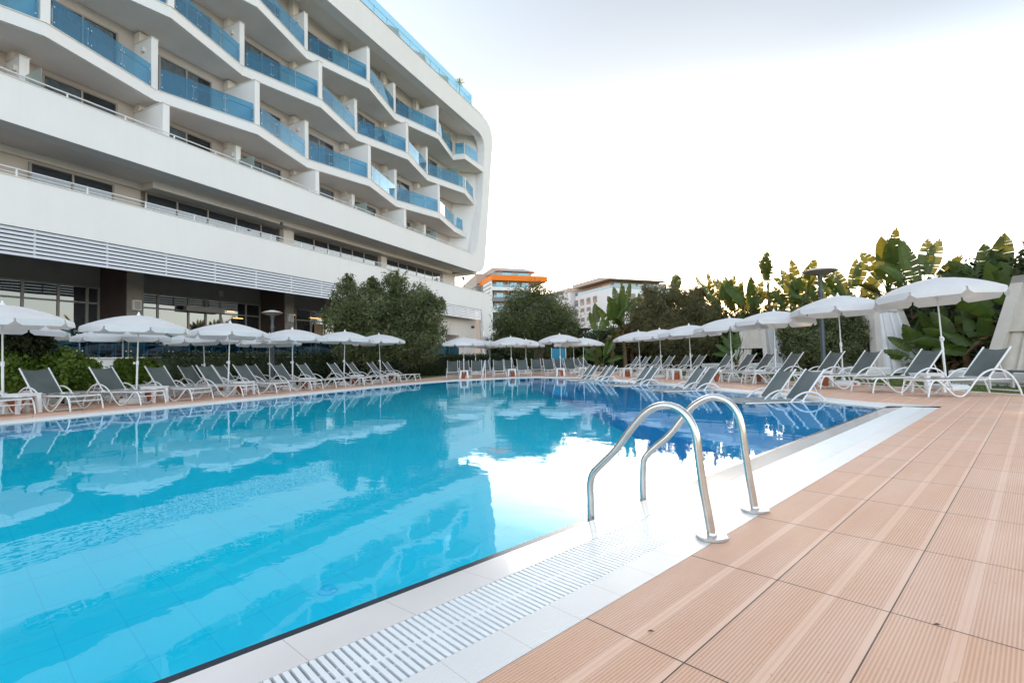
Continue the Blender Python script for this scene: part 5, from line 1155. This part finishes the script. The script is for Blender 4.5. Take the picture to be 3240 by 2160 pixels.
for k in range(7):
    z = zo0-fh*(k+1)+.3
    mt = FARW if k % 2 == 0 else FARG
    mb = MB(); mb.box(-.1, LX-5.2, -.1, 1.55, z, z+(1.0 if k % 2 == 0 else 1.15)); mb.build('balcony', mt, T)
    mb = MB(); mb.box(.2 if k % 2 else 0, LX-5.3, -.05, -.02, z+1.16, z+1.75); mb.build('glass_rail', RGLASS, T)
    for xx in (1.6, 5.8, 9.4, 13.4, 17):
        if xx > LX-7: continue
        mb = MB(); mb.box(xx-.12, xx+2.12, 1.5, 1.58, z+.9, z+2.75); wn_ = mb.build('window', FARG, T); mb = MB(); mb.box(xx, xx+.95, 1.45, 1.49, z+.95, z+2.6); mb.box(xx+1.05, xx+2.0, 1.45, 1.49, z+.95, z+2.6); mb.build('pane', FARWIN, wn_)
    mb = MB()
    for xx in (4.8, 12.6): mb.box(xx-.1, xx+.1, .3, 1.59, z+1.0, z+fh-.01)
    mb.build('balcony_partition', FARB, T)
mb = MB(); mb.box(-.25, LX-.1, -.26, -.22, zo1, zo1+.75); mb.build('glass_rail', RGLASS, T)
for xx in (4.0, 9, 14, 18.5):
    if xx < LX-6: mb = MB(); mb.box(xx, xx+3, 3.40, 3.48, zo1+.1, zo1+2.2); wn_ = mb.build('window', FARWIN, T)
# --- white hotel with a dark top storey
b, u = frame_at(1936, 155, 5300); W_ = far_building('apartment_hotel', b, u, 'far white hotel with a thin overhanging roof and a glazed top floor beside the sun')
def z2(py, px=1936, d=155): return Zat(px, py, d)
LX = along(b, u, 2100); zr = z2(885); zb = z2(911); 
LYp = None
lv = Vector((-u.y, u.x, 0)); LY = along(b, lv, 1826); 
mb = MB(); mb.box(0, LX*1.25, 0, LY, -.03, zb); mb.build('wall', FARW, W_)
mb = MB(); mb.box(2, LX*1.2, 2.2, LY, zb, zr-.02); mb.build('top_storey', FARS, W_)
mb = MB(); mb.box(-1.0, LX+1.5, -1.2, LY, zr+.1, zr+.42); mb.build('roof', FARS, W_)
mb = MB(); mb.box(.05, LX*1.2, .05, .1, zb, zb+1.0); mb.box(.05, .1, .1, LY, zb, zb+1.0); mb.build('glass_rail', FARWIN, W_)
xx = 3.0
while xx < LX: mb = MB(); mb.box(xx, xx+2.4, 2.1, 2.19, zb+.2, zr-.4); mb.build('window', FARWIN, W_); xx += 3.0
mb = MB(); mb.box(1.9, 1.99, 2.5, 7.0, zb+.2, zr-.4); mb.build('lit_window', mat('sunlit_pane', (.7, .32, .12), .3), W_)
k = 0
while k < 7:
    z = zb-2.9-3.15*k
    for i, yy in enumerate(np.linspace(LY*.35, LY*.92, 4)):
        mb = MB(); mb.box(-.04, .01, yy, yy+2.4, z-.6, z+1.5); wn_ = mb.build('window', FARWD, W_); mb = MB(); mb.box(-.08, -.041, yy+.2, yy+2.2, z-.6, z+.2); mb.build('pane', FARWIN, wn_)
    xx = 3.
    while xx < LX*1.1: mb = MB(); mb.box(xx, xx+2.3, -.04, .01, z-.6, z+1.5); mb.build('window', FARWD, W_); xx += 4.2
    k += 1
# left wing and tan roof box
mb = MB(); L2 = LY+1; mb.box(-1.5, 10, L2, L2+9, -.03, zb+1.5); mb.build('wing_wall', FARW, W_)
mb = MB(); mb.box(0, 14, L2+9, L2+55, -.03, zb+1.2); mb.build('wing_wall', FARW, W_)
mb = MB(); mb.hexa([(0, L2+9, zb+1.2), (14, L2+9, zb+1.2), (14, L2+55, zb+1.2), (0, L2+55, zb+1.2)], [(3.4, L2+9, zr+2.2), (14, L2+9, zr+2.2), (14, L2+55, zr+1.8), (3.4, L2+55, zr+1.8)]); mb.build('attic_roof', FARS, W_)
for k in range(7): mb = MB(); yy = L2+11+k*5.5; mb.hexa([(.1, yy, zb+1.5), (3, yy, zb+1.5), (3, yy+3, zb+1.5), (.1, yy+3, zb+1.5)], [(.9, yy, zr+.8), (3, yy, zr+.8), (3, yy+3, zr+.8), (.9, yy+3, zr+.8)]); mb.build('dormer', FARG, W_)
for k in range(6):
    for yy in (L2+2, L2+13, L2+17, L2+24): mb = MB(); z = zb-3.4-3.15*k; mb.box(-1.56 if yy < L2+9 else -.05, -.01+(-1.5 if yy < L2+9 else 0), yy, yy+2.3, z-.8, z+1.4); mb.build('window', FARWD, W_)
mb = MB(); ztt = z2(871); mb.box(3, 18, LY*.5, L2+6, zr+.51, ztt+1.2); mb.build('roof_box', FARS, W_)
# --- small white building seen between the banana plants on the right
b, u = frame_at(2885, 75, 5000); V_ = far_building('white_house', b, u, 'small white building glimpsed between the right banana plants'); z3 = Zat(2885, 975, 75)
mb = MB(); mb.box(-8, 6, 0, 10, -.03, z3); mb.build('wall', FARW, V_)
for k in range(3): mb = MB(); mb.box(1, 3.4, -.05, -.01, z3-1.9-k*2.6, z3-.6-k*2.6); mb.build('window', FARG, V_)
mb = MB(); mb.box(-8.3, 6.3, -.3, 10.3, z3, z3+.25); mb.build('roof', FARW, V_)
for m in list(bpy.data.meshes):
    if m.users == 0: bpy.data.meshes.remove(m)
